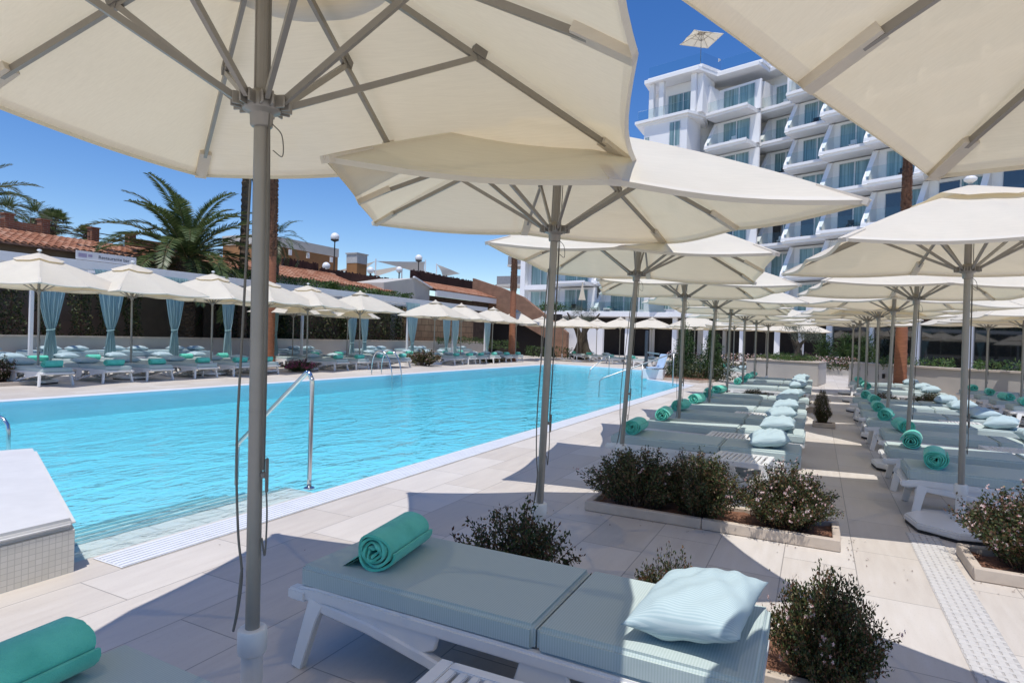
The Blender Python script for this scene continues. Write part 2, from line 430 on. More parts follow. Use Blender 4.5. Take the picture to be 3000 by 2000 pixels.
# ------------------------------------------------------------------ camera, light, sky
H = 1.5
def make_camera():
    YAW, PITCH, ROLL, F = R(26.7), R(-.45), R(1.8), 1780.0
    f = Vector((-math.sin(YAW)*math.cos(PITCH), math.cos(YAW)*math.cos(PITCH), math.sin(PITCH)))
    r = Vector((math.cos(YAW), math.sin(YAW), 0)); u = r.cross(f)
    r2 = r*math.cos(ROLL) + u*math.sin(ROLL); u2 = u*math.cos(ROLL) - r*math.sin(ROLL)
    cd = bpy.data.cameras.new('camera'); cd.sensor_width = 36; cd.lens = 36*F/3000; cd.clip_start = .05; cd.clip_end = 3000
    o = bpy.data.objects.new('camera', cd); COL.objects.link(o)
    mt = Matrix((r2, u2, -f)).transposed().to_4x4(); mt.translation = Vector((0, 0, H)); o.matrix_world = mt
    scene.camera = o
make_camera()
SUN_DIR = Vector((.06, -.31, .95)).normalized()       # towards the sun
def make_light():
    l = bpy.data.lights.new('sun', 'SUN'); l.energy = 2.8; l.angle = R(.53); l.color = (1, .955, .895)
    o = bpy.data.objects.new('sun', l); COL.objects.link(o)
    o.rotation_euler = SUN_DIR.to_track_quat('Z', 'Y').to_euler(); o.location = (0, 0, 40)
    w = bpy.data.worlds.new('World'); scene.world = w; w.use_nodes = True
    nt = w.node_tree; bg = nt.nodes['Background']
    s = nt.nodes.new('ShaderNodeTexSky'); s.sky_type = 'NISHITA'; s.sun_disc = False
    s.sun_elevation = math.asin(SUN_DIR.z); s.sun_rotation = math.atan2(SUN_DIR.x, SUN_DIR.y)
    s.air_density = 1.0; s.dust_density = 0; s.ozone_density = 2.3; s.altitude = 0
    hs = nt.nodes.new('ShaderNodeHueSaturation'); hs.inputs['Saturation'].default_value = 1.32; hs.inputs['Hue'].default_value = .512; hs.inputs['Value'].default_value = .86
    nt.links.new(s.outputs[0], hs.inputs['Color']); nt.links.new(hs.outputs[0], bg.inputs['Color'])
    bg.inputs['Strength'].default_value = .118
make_light()
scene.view_settings.view_transform = 'Standard'; scene.view_settings.look = 'None'
scene.view_settings.exposure = .53; scene.view_settings.gamma = 1
scene.cycles.max_bounces = 10; scene.cycles.transparent_max_bounces = 16; scene.cycles.diffuse_bounces = 4
scene.cycles.caustics_reflective = False; scene.cycles.caustics_refractive = False
try: scene.cycles.use_denoising = True
except Exception: pass

# ------------------------------------------------------------------ ground and pool
POOL = [(-4.12, -3.0), (-4.12, 21.6), (-5.9, 23.5), (-7.0, 30.0), (-8.4, 30.6), (-10.6, 31.6), (-13.35, 32.2), (-13.35, -3.0)]
WL = -.055
def make_ground():
    bm = bmesh.new()
    out = [(-600, -300), (600, -300), (600, 900), (-600, 900)]
    vo = [bm.verts.new((*p, 0)) for p in out]; vi = [bm.verts.new((*p, 0)) for p in POOL]
    eo = [bm.edges.new((vo[i], vo[(i+1) % 4])) for i in range(4)]; ei = [bm.edges.new((vi[i], vi[(i+1) % len(vi)])) for i in range(len(vi))]
    bmesh.ops.triangle_fill(bm, use_beauty=True, edges=eo + ei)
    def inside(x, y):
        c = False; n = len(POOL)
        for i in range(n):
            a, b = POOL[i], POOL[(i+1) % n]
            if (a[1] > y) != (b[1] > y) and x < (b[0]-a[0])*(y-a[1])/(b[1]-a[1]) + a[0]: c = not c
        return c
    bmesh.ops.delete(bm, geom=[f for f in bm.faces if inside(*f.calc_center_median()[:2])], context='FACES')
    for f in bm.faces:
        if f.normal.z < 0: f.normal_flip()
    me = bpy.data.meshes.new('pool_deck'); bm.to_mesh(me); bm.free(); me.materials.append(M['deck'])
    o = bpy.data.objects.new('pool_deck', me); COL.objects.link(o); struct(o)
    # basin
    b = MB(); n = len(POOL); D = -.42
    for i in range(n):
        p, q = POOL[i], POOL[(i+1) % n]
        b.add([(*p, 0), (*q, 0), (*q, D), (*p, D)], [[0, 1, 2, 3]])
    b.add([(*p, D) for p in POOL], [list(range(n))])
    struct(b.build('pool_basin', M['pool_tile']))
    # water body, its sides and bottom just inside the shell
    cx, cy = -8.7, 14; w = MB()
    big = [(cx + (x-cx)*1.0 + (.02 if x > cx else -.02), cy + (y-cy)*1.0 + (.02 if y > cy else -.02)) for x, y in POOL]
    w.prism(big, D - .02, WL)
    struct(w.build('pool_water', M['water']))
    # shallow shelf and entry steps on the near side
    s = MB(); y0, y1 = 2.1, 4.45
    xs = [-4.125, -4.72, -5.02, -5.32, -5.62, -5.92]; zs = [-.085, -.16, -.225, -.29, -.355]
    for k in range(5): s.bx((xs[k+1], y0, -.415), (xs[k] - (.0 if k else 0), y1, zs[k]), 0)
    for k in range(5):
        s.bx((xs[k+1] - .004, y0 + .003, zs[k] - .03), (xs[k+1] + .045, y1 - .003, zs[k] + .004), 1)
    struct(s.build('pool_steps', [M['step_tile'], M['nosing']]))
    # overflow gutter grate all along the near edge and across the pool, white coping
    g = MB()
    for k in range(7): g.bx((-3.785 - k*.042 - .030, 2.28, .002), (-3.785 - k*.042, 21.75, .012))
    struct(g.build('gutter_grate', M['gutter']))
    g = MB(); g.bx((-4.085, 2.27, .0035), (-3.78, 21.76, .0055))
    struct(g.build('gutter_channel', plain('grate_shadow', (.64, .66, .70), .6)))
    c = MB()
    c.bx((-13.68, -3, .003), (-13.34, 32.3, .014))
    far = [(-3.78, 21.75), (-5.65, 23.6), (-6.75, 30.2), (-8.25, 30.9), (-10.5, 31.95), (-13.34, 32.5)]
    inn = [(-4.12, 21.6), (-5.9, 23.5), (-7.0, 30.0), (-8.4, 30.6), (-10.6, 31.6), (-13.34, 32.2)]
    for i in range(5): c.prism([far[i], far[i+1], inn[i+1], inn[i]], .003, .014)
    struct(c.build('pool_coping', M['gutter']))
    # perforated drain strip in the walkway
    d = MB()
    for k in range(5): d.bx((.70 + k*.042, 2.2, .001), (.70 + k*.042 + .03, 5.9, .006), 0)
    for k in range(62): d.bx((.695, 2.2 + k*.06, .0015), (.915, 2.2 + k*.06 + .022, .0072), 0)
    d.bx((.69, 2.19, .0008), (.92, 5.91, .0028), 1)
    struct(d.build('drain_strip', [M['drain'], plain('drain_slot', (.46, .44, .42), .8)]))
make_ground()

# sloping cream platform at the pool edge, lower left
def make_block():
    t = thing('pool_platform', 'cream flat-topped platform with mosaic tiled side at the edge of the pool', 'platform', (-3.97, 2.1, 0))
    b = MB()
    poly = [(-3.97, 2.1), (-6.5, 3.08), (-6.75, 2.5), (-6.75, -2.2), (-3.97, -2.2)]
    top = [(p[0]+3.97, p[1]-2.1) for p in poly]
    b.prism(top, .002, .255)
    b.build('tiled_side', M['block_tile'], t)
    b = MB(); ins = [(-.004, -.006), (-2.52, .968), (-2.77, .39), (-2.77, -4.3), (-.004, -4.3)]
    b.prism([(0.004, .006), (-2.535, .99), (-2.79, .40), (-2.79, -4.31), (.004, -4.31)], .2565, .325)
    b.build('top_slab', M['block_top'], t, bevel=.03, segs=3)
    b = MB(); b.prism([(-.002, .003), (-2.52, .975), (-2.77, .4), (-2.77, -4.2), (-.002, -4.2)], -.41, .001)
    b.build('submerged_base', M['pool_tile'], t)
make_block()

# ------------------------------------------------------------------ umbrellas
HE, HH, AP = 2.30, 2.20, 2.86
def rib_pt(k, t, dz=0.0):
    a = k*PI/4; Rr = 1.25*(math.sqrt(2) if k % 2 else 1)
    return np.array([math.cos(a)*Rr*t, math.sin(a)*Rr*t, HE + (AP-HE)*(1-t) + .035*math.sin(PI*t) + dz])
def canopy_mb():
    b = MB(); nt_, ns = 12, 8
    for k in range(8):
        G = []
        for i in range(nt_ + 1):
            t = .13 + (.97-.13)*i/(nt_-1) if i < nt_ else 1.0; row = []
            for j in range(ns + 1):
                s = j/ns; p = rib_pt(k, t)*(1-s) + rib_pt(k+1, t)*s
                q = math.sin(PI*s)
                p[2] -= .030*q*t
                p[:2] *= 1 - .030*q*t**4
                row.append(p)
            G.append(row)
        b.grid(G[:-1]); b.grid(G[-2:], 1)
        # hem turned under
        e = [np.array(p) for p in G[-1]]
        b.grid([[p for p in e], [p + np.array([-p[0]*.012, -p[1]*.012, -.022]) for p in e]], 1)
    for k in range(8):                      # rib end pockets
        a, c = rib_pt(k, .86 if k % 2 else .84, -.022), rib_pt(k, .992, -.018)
        b.bar(a, c, .058, .032, mi=1)
    return b
def make_umbrella(name, detail=True, plate=True):
    t = thing(name, 'cream square parasol', 'parasol')
    canopy_mb().build('canopy', [M['canopy'], M['hem']], t, smooth=True, weld=True, auto=35)
    v = MB(); G = []
    for i in range(5):
        r = .02 + .40*i/4; row = []
        for j in range(33):
            a = j*2*PI/32; f = abs(math.cos(4*a/1)) ; sq = 1/max(abs(math.cos(a)), abs(math.sin(a)))
            rr = r*(.78 + .22*sq)
            m_ = rr*max(abs(math.cos(a)), abs(math.sin(a))); row.append((rr*math.cos(a), rr*math.sin(a), AP + .05 + .03*math.sin(PI*m_/1.25) - (AP-HE)*m_/1.25 - .012*(1-f)*i/4))
        G.append(row)
    v.grid(G); v.lathe([(.012, AP+.06), (.045, AP+.085), (.05, AP+.10), (.03, AP+.12), (.002, AP+.125)], 12, mi=1)
    v.build('vent_cap', [M['canopy'], M['plastic']], t, smooth=True)
    p = MB(); p.tube([(0, 0, .30), (0, 0, 1.0), (0, 0, 1.95), (0, 0, AP + .05)], .0245, 16)
    p.lathe([(.0256, 1.16), (.0256, 1.165)], 16)
    for a in range(6): p.box((.0245*math.cos(a*PI/3), .0245*math.sin(a*PI/3), 2.5), (.006, .006, .68), rot=Matrix.Rotation(a*PI/3, 3, 'Z'))
    p.build('pole', M['taupe'], t, smooth=True, auto=40)
    h = MB(); h.lathe([(.03, HH-.075), (.036, HH-.07), (.038, HH-.03), (.062, HH-.02), (.066, HH+.0), (.066, HH+.028), (.045, HH+.032), (.03, HH+.05)], 20)
    for k in range(8):
        a = k*PI/4
        for s in (-1, 1):
            h.box((.078*math.cos(a) - s*.016*math.sin(a), .078*math.sin(a) + s*.016*math.cos(a), HH+.005), (.036, .007, .042), rot=Matrix.Rotation(a, 3, 'Z'))
    h.build('hub', M['taupe'], t, bevel=.002, segs=1)
    h = MB(); h.lathe([(.03, AP-.06), (.06, AP-.05), (.06, AP-.02), (.03, AP)], 16); h.build('crown_ring', M['taupe'], t, smooth=True, auto=40)
    for k in range(8):
        b = MB(); b.bar(rib_pt(k, .05, -.03), rib_pt(k, .90, -.022), .017, .026)
        b.build('rib', M['taupe'], t)
        a = k*PI/4; j = rib_pt(k, .475, -.045)
        b = MB(); b.bar((.08*math.cos(a), .08*math.sin(a), HH + .008), j, .016, .022)
        s = b.build('strut', M['taupe'], t)
        if detail:
            b = MB(); q = rib_pt(k, .475, -.028); d = rib_pt(k, .6) - rib_pt(k, .4); d /= np.linalg.norm(d)
            b.bar(q - d*.03, q + d*.03, .030, .036); b.bar(q - np.array([0, 0, .03]) - d*.012, q - np.array([0, 0, .012]) + d*.012, .022, .02)
            b.build('rib_clamp', M['taupe_dark'], s)
    sl = MB(); sl.lathe([(.036, .085 if plate else .002), (.036, .31), (.047, .318), (.049, .33), (.049, .395), (.045, .402), (.030, .403)], 18)
    sl.build('base_sleeve', M['sleeve'], t, smooth=True, auto=30)
    if plate:
      bp = MB(); o8 = [(.40*math.cos(R(22.5)+k*PI/4), .40*math.sin(R(22.5)+k*PI/4)) for k in range(8)]
      bp.prism(o8, .03, .085); base = bp.build('base_plate', M['plastic'], t, bevel=.012)
      tr = MB(); tr.prism([(x*.97, y*.97) for x, y in o8], 0.004, .03); tr.build('base_tray', M['black_tray'], base)
    if detail:
        c = MB()
        c.tube(sm([(.030, .0, HH-.05), (.034, 0, 1.9), (.036, 0, 1.3), (.034, 0, .95)]), .0028, 6)
        c.tube(sm([(.034, -.01, AP-.1), (.036, -.01, 1.9), (.037, -.01, 1.3), (.036, -.008, .96)]), .0028, 6)
        lp = [(.038, .004, .93), (.044, .006, .80), (.040, .004, .66), (.03, .0, .72)]
        c.tube(sm(lp), .003, 6)
        c.tube(sm([(.034, .012, HH-.06), (.07, .012, HH-.10), (.075, .01, HH-.17), (.04, .008, HH-.15)]), .002, 6)
        if not plate: c.tube(sm([(-.030, -.012, 1.95), (-.042, -.02, 1.5), (-.055, -.026, 1.05), (-.046, -.024, .75), (-.030, -.022, .60), (-.036, -.03, .48), (-.050, -.035, .40), (-.040, -.03, .47), (-.028, -.024, .62)]), .0042, 6)
        c.build('pull_cord', M['cord'], t)
        c = MB(); c.bx((.024, -.008, .93), (.044, .008, .95)); c.bx((.040, -.006, .88), (.050, .006, 1.0)); c.build('cord_cleat', M['taupe_dark'], t, bevel=.003)
    return t
def make_far_umbrella(name):
    t = thing(name, 'cream square parasol', 'parasol')
    canopy_mb().build('canopy', [M['canopy'], M['hem']], t, smooth=True, weld=True, auto=35)
    v = MB(); v.lathe([(.33, AP-.10), (.2, AP-.035), (.05, AP+.035), (.03, AP+.08), (.002, AP+.085)], 16); v.build('vent_cap', M['canopy'], t, smooth=True)
    p = MB(); p.tube([(0, 0, .1), (0, 0, 1.5), (0, 0, AP+.05)], .0245, 10); p.lathe([(.03, HH-.07), (.07, HH-.02), (.07, HH+.03), (.03, HH+.05)], 12)
    p.build('pole', M['taupe'], t, smooth=True, auto=40)
    b = MB()
    for k in range(8):
        b.bar(rib_pt(k, .05, -.03), rib_pt(k, .90, -.022), .017, .026); a = k*PI/4
        b.bar((.08*math.cos(a), .08*math.sin(a), HH + .008), rib_pt(k, .475, -.045), .016, .022)
    b.build('rib_frame', M['taupe'], t)
    bp = MB(); o8 = [(.40*math.cos(R(22.5)+k*PI/4), .40*math.sin(R(22.5)+k*PI/4)) for k in range(8)]
    bp.prism(o8, .005, .085); bp.lathe([(.036, .085), (.036, .31), (.049, .33), (.049, .4), (.03, .403)], 12)
    bp.build('base_plate', M['plastic'], t)
    return t
UMB = make_umbrella('parasol'); FUM = make_far_umbrella('parasol'); AMB = make_umbrella('parasol', True, False)
HE, HH, AP = 2.17, 2.07, 2.87
LMB = make_umbrella('parasol'); LFM = make_far_umbrella('parasol')
HE, HH, AP = 2.30, 2.20, 2.86
G1, G2, G3, G4, G5 = 'parasols in the row along the near pool edge', 'parasols in the row right of the walkway', 'parasols beside the planter wall', 'parasols across the pool', 'parasols beyond the far end of the pool'
def umb(x, y, rot, label, group, lx=0.0, ly=0.0, s=1.0, far=False, z=0.0):
    # lean: canopy axis tilted towards (lx, ly)
    q = Vector((math.sin(lx), math.sin(ly), 1)).normalized()
    m = Vector((0, 0, 1)).rotation_difference(q).to_matrix() @ Matrix.Rotation(rot, 3, 'Z')
    e = m.to_euler()
    place((LFM if far else LMB) if group == G4 else FUM if far else AMB if group == G1 else UMB, (x, y, z), 0, label, group, s)
    o = LAST[0]
    o.rotation_euler = e
LAST = [None]
_place = place
def place(*a, **k):
    o = _place(*a, **k); LAST[0] = o; return o
umb(-1.80, 1.56, R(15), 'large cream parasol overhead on the thick foreground pole at the left', G1, .009, -.020, 1.04)
umb(-1.64, 3.73, R(35), 'cream parasol whose pole rises behind the foreground sun lounger, in the middle of the photo', G1, .048, -.053, 1.0)
umb(-1.84, 6.28, R(8.8), 'cream parasol with its pole at the foot of the nearest long row lounger', G1, .052, .010, 1.0)
umb(-1.76, 8.93, R(18), 'cream parasol with its pole between the second and third loungers of the poolside row', G1, .01, .0, .98)
umb(-1.78, 11.75, R(20), 'cream parasol with its pole between the fourth and fifth loungers of the poolside row', G1, .03, .0, .98)
umb(-1.80, 14.45, R(5), 'cream parasol with its pole between the sixth and seventh towels of the poolside row', G1, .01, .01, .98)
umb(-1.80, 17.7, R(28), 'cream parasol standing beside the low shrubs halfway down the poolside row', G1, .0, .0, .98)
umb(-1.75, 20.6, R(12), 'small cream parasol, second last in the row along the near pool edge', G1, .0, .0, .98)
umb(-1.6, 23.6, R(30), 'small cream parasol at the far end of the row along the near pool edge', G1, .0, .0, .98)
umb(1.10, 1.404, R(-21.3), 'large cream parasol overhead at the top right, its pole out of the picture', G2, 0, 0, (1.0, 1.0, .966))
umb(1.10, 6.18, R(11.3), 'cream parasol at the right over the flowering shrub, its pole on a white plate', G2, -.007, -.010, .985)
umb(1.02, 8.9, R(7.4), 'cream parasol right of the walkway with its pole by the bright sunlit towel', G2, .02, -.01, .965)
umb(1.05, 11.7, R(40), 'cream parasol right of the walkway, third from the flowering shrub', G2, .02, 0, .965)
umb(1.08, 14.3, R(12), 'cream parasol right of the walkway, just left of the orange palm trunk', G2, .0, 0, .97)
umb(1.02, 16.3, R(25), 'cream parasol right of the walkway, its pole close behind another pole', G2, .0, 0, .97)
umb(1.02, 19.2, R(5), 'small cream parasol in front of the left end of the planter wall', G2, .0, 0, .97)
umb(1.0, 22.2, R(33), 'smallest cream parasol in the row right of the walkway', G2, .0, 0, .97)
umb(4.05, 20.2, R(12), 'cream parasol in front of the planter wall, left of the other two there', G3, .0, 0, .97)
umb(4.35, 18.3, R(30), 'cream parasol in front of the planter wall, in the middle of three', G3, .0, 0, .97)
umb(4.1, 16.0, R(4), 'cream parasol at the right edge of the picture by the planter wall', G3, -.03, 0, .98)
LY = [(8.05,20,'by the far left shrub, nearest the left edge'),(10.3,5,'second from the left edge'),(12.8,25,'third from the left edge, left of the thick foreground pole'),(14.9,10,'half hidden behind the red palm trunk'),(16.85,15,'with its canopy just right of the red palm trunk'),(19.8,0,'beside the curtain pair behind the pool ladder'),(25.3,8,'with its pole behind the round pale shrub'),(27.9,20,'right of the round pale shrub'),(31.4,3,'with its canopy left of the thin far palm trunk'),(34.6,22,'touching the thin far palm trunk')]
for i, (y, r, w) in enumerate(LY):
    umb(-16.95 - .02*i, y, R(r), 'parasol across the pool, ' + w, G4, R(random.uniform(-.8, .8)), R(random.uniform(-.8, .8)), 1.09, far=(i > 4))
umb(-19.2, 18.2, R(10), 'cream parasol in the back row across the pool, near the ivy roof', G4, 0, 0, 1.0, far=True)
umb(-19.0, 21.2, R(30), 'cream parasol in the back row across the pool, left of the paired curtains', G4, 0, 0, 1.0, far=True)
FY = [(-16.6,37.4,10,'right behind the thin far palm trunk'),(-16.2,40.2,30,'just right of the thin far palm trunk'),(-14.0,37.3,5,'left of the gnarled olive trunk'),(-13.6,40.0,20,'in front of the gnarled olive trunk'),(-11.0,36.8,15,'right of the olive, left of the pool lift'),(-8.9,36.3,0,'behind the pool lift'),(-6.9,37.3,25,'behind the pair of conical bushes'),(-4.6,35.8,10,'right of the conical bushes'),(-2.6,37.0,35,'left of the planted olive in the pale planter'),(-.8,38.5,12,'above the planted olive in the pale planter'),(-5.6,31.8,22,'standing between the far pool corner and the flower hedge'),(-3.4,29.2,8,'nearest the flower hedge at the end of the pool')]
for i, (x, y, r, w) in enumerate(FY):
    umb(x, y, R(r), 'parasol beyond the pool, ' + w, G5, 0, 0, 1.0, far=True)

# ------------------------------------------------------------------ loungers
def make_lounger():
    t = thing('sun_lounger', 'white sun lounger', 'sun lounger')
    f = MB()
    for s in (-1, 1):
        y = s*.315
        f.sweep([(-.03, y, .285), (.02, y, .305), (.10, y, .312), (.5, y, .312), (1.0, y, .309), (1.5, y, .304), (1.93, y, .30)], .042, [.05, .066, .064, .058, .058, .056, .05])
        f.box((.0, y, .300), (.11, .066, .052))
    f.bx((-.035, -.30, .275), (.02, .30, .322)); f.bx((1.90, -.30, .27), (1.945, .30, .318))
    f.bx((1.16, -.30, .262), (1.20, .30, .287)); f.bx((.16, -.30, .25), (.20, .30, .285))
    f.build('frame', M['plastic'], t, bevel=.011, segs=2)
    d = MB()
    for k in range(16): d.bx((.07 + k*.115, -.295, .312), (.07 + k*.115 + .085, .295, .330))
    d.build('slatted_bed', M['plastic'], t)
    for s in (-1, 1):
        b = MB(); b.sweep([(.115, s*.318, .295), (.095, s*.333, .22), (.07, s*.352, .10), (.05, s*.366, .002)], .040, [.085, .07, .062, .056])
        b.bx((.055, s*.326 - .004, .12), (.10, s*.326 + .004, .27))
        b.build('leg', M['plastic'], t, bevel=.008, segs=2)
        b = MB(); y = s*.315
        path = [(.13, y, .268), (.40, y, .238), (.70, y, .180), (1.0, y, .105), (1.20, y, .045), (1.30, y, .024), (1.40, y, .045), (1.60, y, .125), (1.78, y, .215), (1.90, y, .285)]
        b.sweep(path, .046, [.05, .05, .05, .05, .05, .046, .05, .046, .046, .05])
        web = [(.14, .27), (.40, .24), (.66, .19), (.74, .225), (.76, .30), (.14, .30)]
        b.prism_dir([(x, y - .012, z) for x, z in web], (0, .024, 0))
        web = [(1.12, .10), (1.30, .06), (1.42, .09), (1.36, .16), (1.30, .30), (1.12, .30), (1.09, .2)]
        b.prism_dir([(x, y - .012, z) for x, z in web], (0, .024, 0))
        b.build('side_brace', M['plastic'], t, bevel=.008, segs=1)
    x = MB(); x.bx((1.27, -.30, .03), (1.33, .30, .06)); x.bar((1.3, -.3, .05), (1.84, .3, .24), .03, .03); x.bar((1.3, .3, .05), (1.84, -.3, .24), .03, .03)
    x.build('cross_brace', M['plastic'], t)
    def cush(x0, x1, z0, z1, name):
        n1, n2 = 24, 12; m = MB()
        m.bx((x0, -.325, z0), (x1, .325, z1))
        o = m.build(name, M['cushion'], t, bevel=.017, segs=3)
        return o
    cush(.0, 1.172, .328, .43, 'seat_cushion'); cush(1.180, 1.945, .329, .43, 'back_cushion')
    return t
LNG = make_lounger()
def make_pillow(sd=0.0):
    nu, nv = 33, 33; b = MB()
    for sg in (1, -1):
        Gd = []
        for i in range(nu):
            u = -1 + 2*i/(nu-1); row = []
            for j in range(nv):
                v = -1 + 2*j/(nv-1)
                pin = 1 - .10*(1 - abs(u)**2.5)*abs(v)**6 ; pinu = 1 - .10*(1 - abs(v)**2.5)*abs(u)**6
                th = max(0, (1 - abs(u)**2.6))**.62*max(0, (1 - abs(v)**2.6))**.62
                wr = (.006*math.sin(7*u + 3*v + sd)*math.sin(5*v + 2*u + 2*sd) + .0045*math.sin(13*u*v + 6*u + 3*sd) + .0035*math.sin(11*v - 9*u + sd))*(.25 + th)*(1 - max(abs(u), abs(v))**6)
                row.append((u*.205*pinu, v*.29*pin, sg*(.088*th + wr)))
            Gd.append(row if sg > 0 else row[::-1])
        b.grid(Gd)
    t = b.build('pillow', M['pillow'], None, smooth=True, weld=True)
    tag(t, 'pillow', 'pillow'); return t
PIL = make_pillow(); PILS = [PIL, make_pillow(1.7), make_pillow(3.9)]
def make_towel(flap=False, turns=4.3, st=-.6, Lh=.195, sd=0.0):
    b = MB(); n = 110
    pts = []
    for i in range(n + 1):
        q = i/n; a = PI*st + q*turns*2*PI
        r = .012 + .078*q + .0032*math.sin(a*3.1 + sd)
        pts.append((r*math.cos(a)*1.06, r*math.sin(a)*.96, r, a))
    th = .0060
    G = []
    ys = [-1, -.985, -.9, -.5, 0, .5, .9, .985, 1]
    def P(i, y, dr):
        x, z, r, a = pts[i]; k = (r + dr)/r
        wob = .013*math.sin(a*2.3 + 1 + sd)*(1 if abs(y) > .95 else .6) + .006*math.sin(a*.9)
        tele = .012*(1 - i/n)*math.copysign(1, y)*abs(y)
        return (x*k, y*Lh + wob*abs(y) + tele, z*k)
    out = [[P(i, y, th) for y in ys] for i in range(n+1)]
    inn = [[P(i, y, -th) for y in ys] for i in range(n+1)]
    b.grid(out); b.grid([r[::-1] for r in inn])
    for e in (0, -1):
        g = [[out[i][e], inn[i][e]] for i in range(n+1)]
        b.grid(g if e == -1 else [r[::-1] for r in g])
    b.grid([[p for p in inn[-1]], [p for p in out[-1]]])
    if flap:
        G = []
        for i in range(8):
            q = i/7
            G.append([( -.085 - .075*q, y*Lh*.99, -.035 - .048*min(1, q*1.2) + .008*math.sin(y*7 + q*4)*q) for y in ys])
        b.grid(G); b.grid([[(p[0], p[1], p[2] - .010) for p in r][::-1] for r in G])
    o = b.build('rolled_towel', M['terry'], None, smooth=True, weld=True, auto=60)
    tag(o, 'towel', 'towel'); return o
TW = make_towel(); TWF = make_towel(True); TWS = [TW, make_towel(False, 3.6, -.2, .18, 2.0), make_towel(False, 4.8, .5, .205, 4.0)]
def lounger(x, y, rz, where, group, towel=True, pillow=True, tq=0.0, pq=0.0, jx=0.0, flap=False, tx=.17, ty=0.0, px=1.62, ptilt=0.0, tn=None, pn=None, z=0.0, ps=1.0):
    c, s = math.cos(rz), math.sin(rz)
    W = lambda u, v: (x + c*u - s*v, y + s*u + c*v)
    place(LNG, (x, y, z), rz, 'pale blue sun lounger, ' + where, group)
    if towel:
        a, b = W(tx, ty)
        place(TWF if flap else random.choice(TWS), (a, b, .43 + .086 + z), rz + tq + random.choice((0, PI)) * (0 if flap else 1), 'turquoise towel on the lounger ' + (tn or where), 'rolled towels ' + group.split('loungers ')[-1])
    if pillow:
        a, b = W(px, random.uniform(-.04, .04)*0 + ty*.3)
        place(random.choice(PILS), (a, b, .43 + .082*ps + z), rz + pq, 'striped pillow on the lounger ' + (pn or where), 'pillows ' + group.split('loungers ')[-1], tilt=(0, ptilt))
NEAR = ['nearest'] + [o + ' nearest' for o in ORD[1:]]
GA, GB, GC, GL, GM, GF = 'sun loungers in the row along the near pool edge', 'sun loungers right of the walkway', 'sun loungers beside the planter wall', 'sun loungers in the front row across the pool', 'sun loungers in the back row across the pool', 'sun loungers beyond the far end of the pool'
lounger(-2.06, .935, R(-.5), 'cut off by the lower left corner of the picture', GA, tq=R(6), tx=.06, ty=-.05, pillow=False)
lounger(-2.08, 2.375, R(.3), 'large in the foreground', GA, tq=R(9), tx=.30, ty=-.02, px=1.71, pq=R(-5), flap=True, ptilt=R(-8), ps=1.09)
AY = [6.98, 8.36, 9.68, 11.05, 12.5, 13.75]
for i, y in enumerate(AY):
    lounger(-2.06 + random.uniform(-.05, .04), y, R(random.uniform(-1.5, 1.5)), ORD[i] + ' in the long row behind the double shrub bed' if i else 'nearest in the long row behind the double shrub bed', GA, tq=R(random.uniform(-14, 14)), tx=.20, px=1.63, pq=R(random.uniform(-16, 16)), ptilt=R(random.uniform(-9, -2)))
for i, y in enumerate([17.0, 18.3, 20.1, 21.4]):
    lounger(-2.05, y, R(random.uniform(-.7, .7)), ['first','second','third','fourth'][i] + ' past the middle shrub bed of the poolside row', GA, tq=R(random.uniform(-14, 14)), tx=.2, px=1.63, pq=R(random.uniform(-16, 16)), ptilt=R(-5))
BY = [6.78, 7.92, 9.36, 10.72, 12.1, 13.62, 14.9]
for i, y in enumerate(BY):
    lounger(.74 + random.uniform(-.04, .05), y, R(random.uniform(-2, 1)), NEAR[i] + ' right of the walkway', GB, tq=R(random.uniform(-12, 12)), tx=.24, px=1.63, pq=R(random.uniform(-16, 16)), ptilt=R(random.uniform(-9, -2)))
for i, y in enumerate([18.3, 19.6, 21.9]):
    lounger(.95, y, R(-2), ['left of the orange palm trunk', 'behind the orange palm trunk', 'last before the planter wall'][i] + ', right of the walkway', GB, tq=R(5), tx=.22, px=1.6, ptilt=R(-5))
for i, y in enumerate([15.75, 17.1, 18.6, 20.4]):
    lounger(3.55, y, R(random.uniform(-2, 1)), NEAR[i] + ' of those beside the planter wall', GC, tq=R(random.uniform(-9, 9)), tx=.25, px=1.55, ptilt=R(-4))
YL = [7.97, 9.38, 10.5, 11.9, 13.2, 14.2]
WL_ = ['first from the left edge', 'second from the left edge', 'third from the left edge', 'fourth from the left edge', 'touching the foreground pole', 'before the red palm trunk']
for i, y in enumerate(YL):
    lounger(-15.93, y, PI + R(random.uniform(-1.2, 1.2)), WL_[i] + ', front row across the pool', GL, tq=R(random.uniform(-6, 6)), tx=.22, px=1.55, pq=R(random.uniform(-8, 8)), ptilt=R(-5))
for i, y in enumerate([17.75, 18.95, 20.3, 21.75]):
    lounger(-16.1, y, PI + R(random.uniform(-1.5, 1.5)), ['right of the pink flowers', 'left of the pool ladder', 'behind the pool ladder', 'right of the pool ladder'][i] + ', front row across the pool', GL, tq=R(random.uniform(-6, 6)), tx=.22, px=1.55, ptilt=R(-5))
for i, y in enumerate([25.9, 27.2, 28.4, 29.9, 31.4, 32.9]):
    lounger(-15.9, y, PI + R(random.uniform(-1.5, 1.5)), NEAR[i] + ' right of the round pale shrub', GL, tq=R(random.uniform(-6, 6)), tx=.22, px=1.55, ptilt=R(-5))
for i, y in enumerate([8.9, 10.3, 11.7, 13.2, 14.6, 17.6, 19.0, 20.4, 22.0, 24.0, 25.6, 27.2, 29.0, 30.6]):
    lounger(-18.55, y, PI + R(random.uniform(-2, 2)), ORD[i] + ' from the left edge across the pool, back row', GM, tq=R(random.uniform(-9, 9)), tx=.22, px=1.55, pq=R(random.uniform(-9, 9)), ptilt=R(-5), towel=(i % 3 != 2))
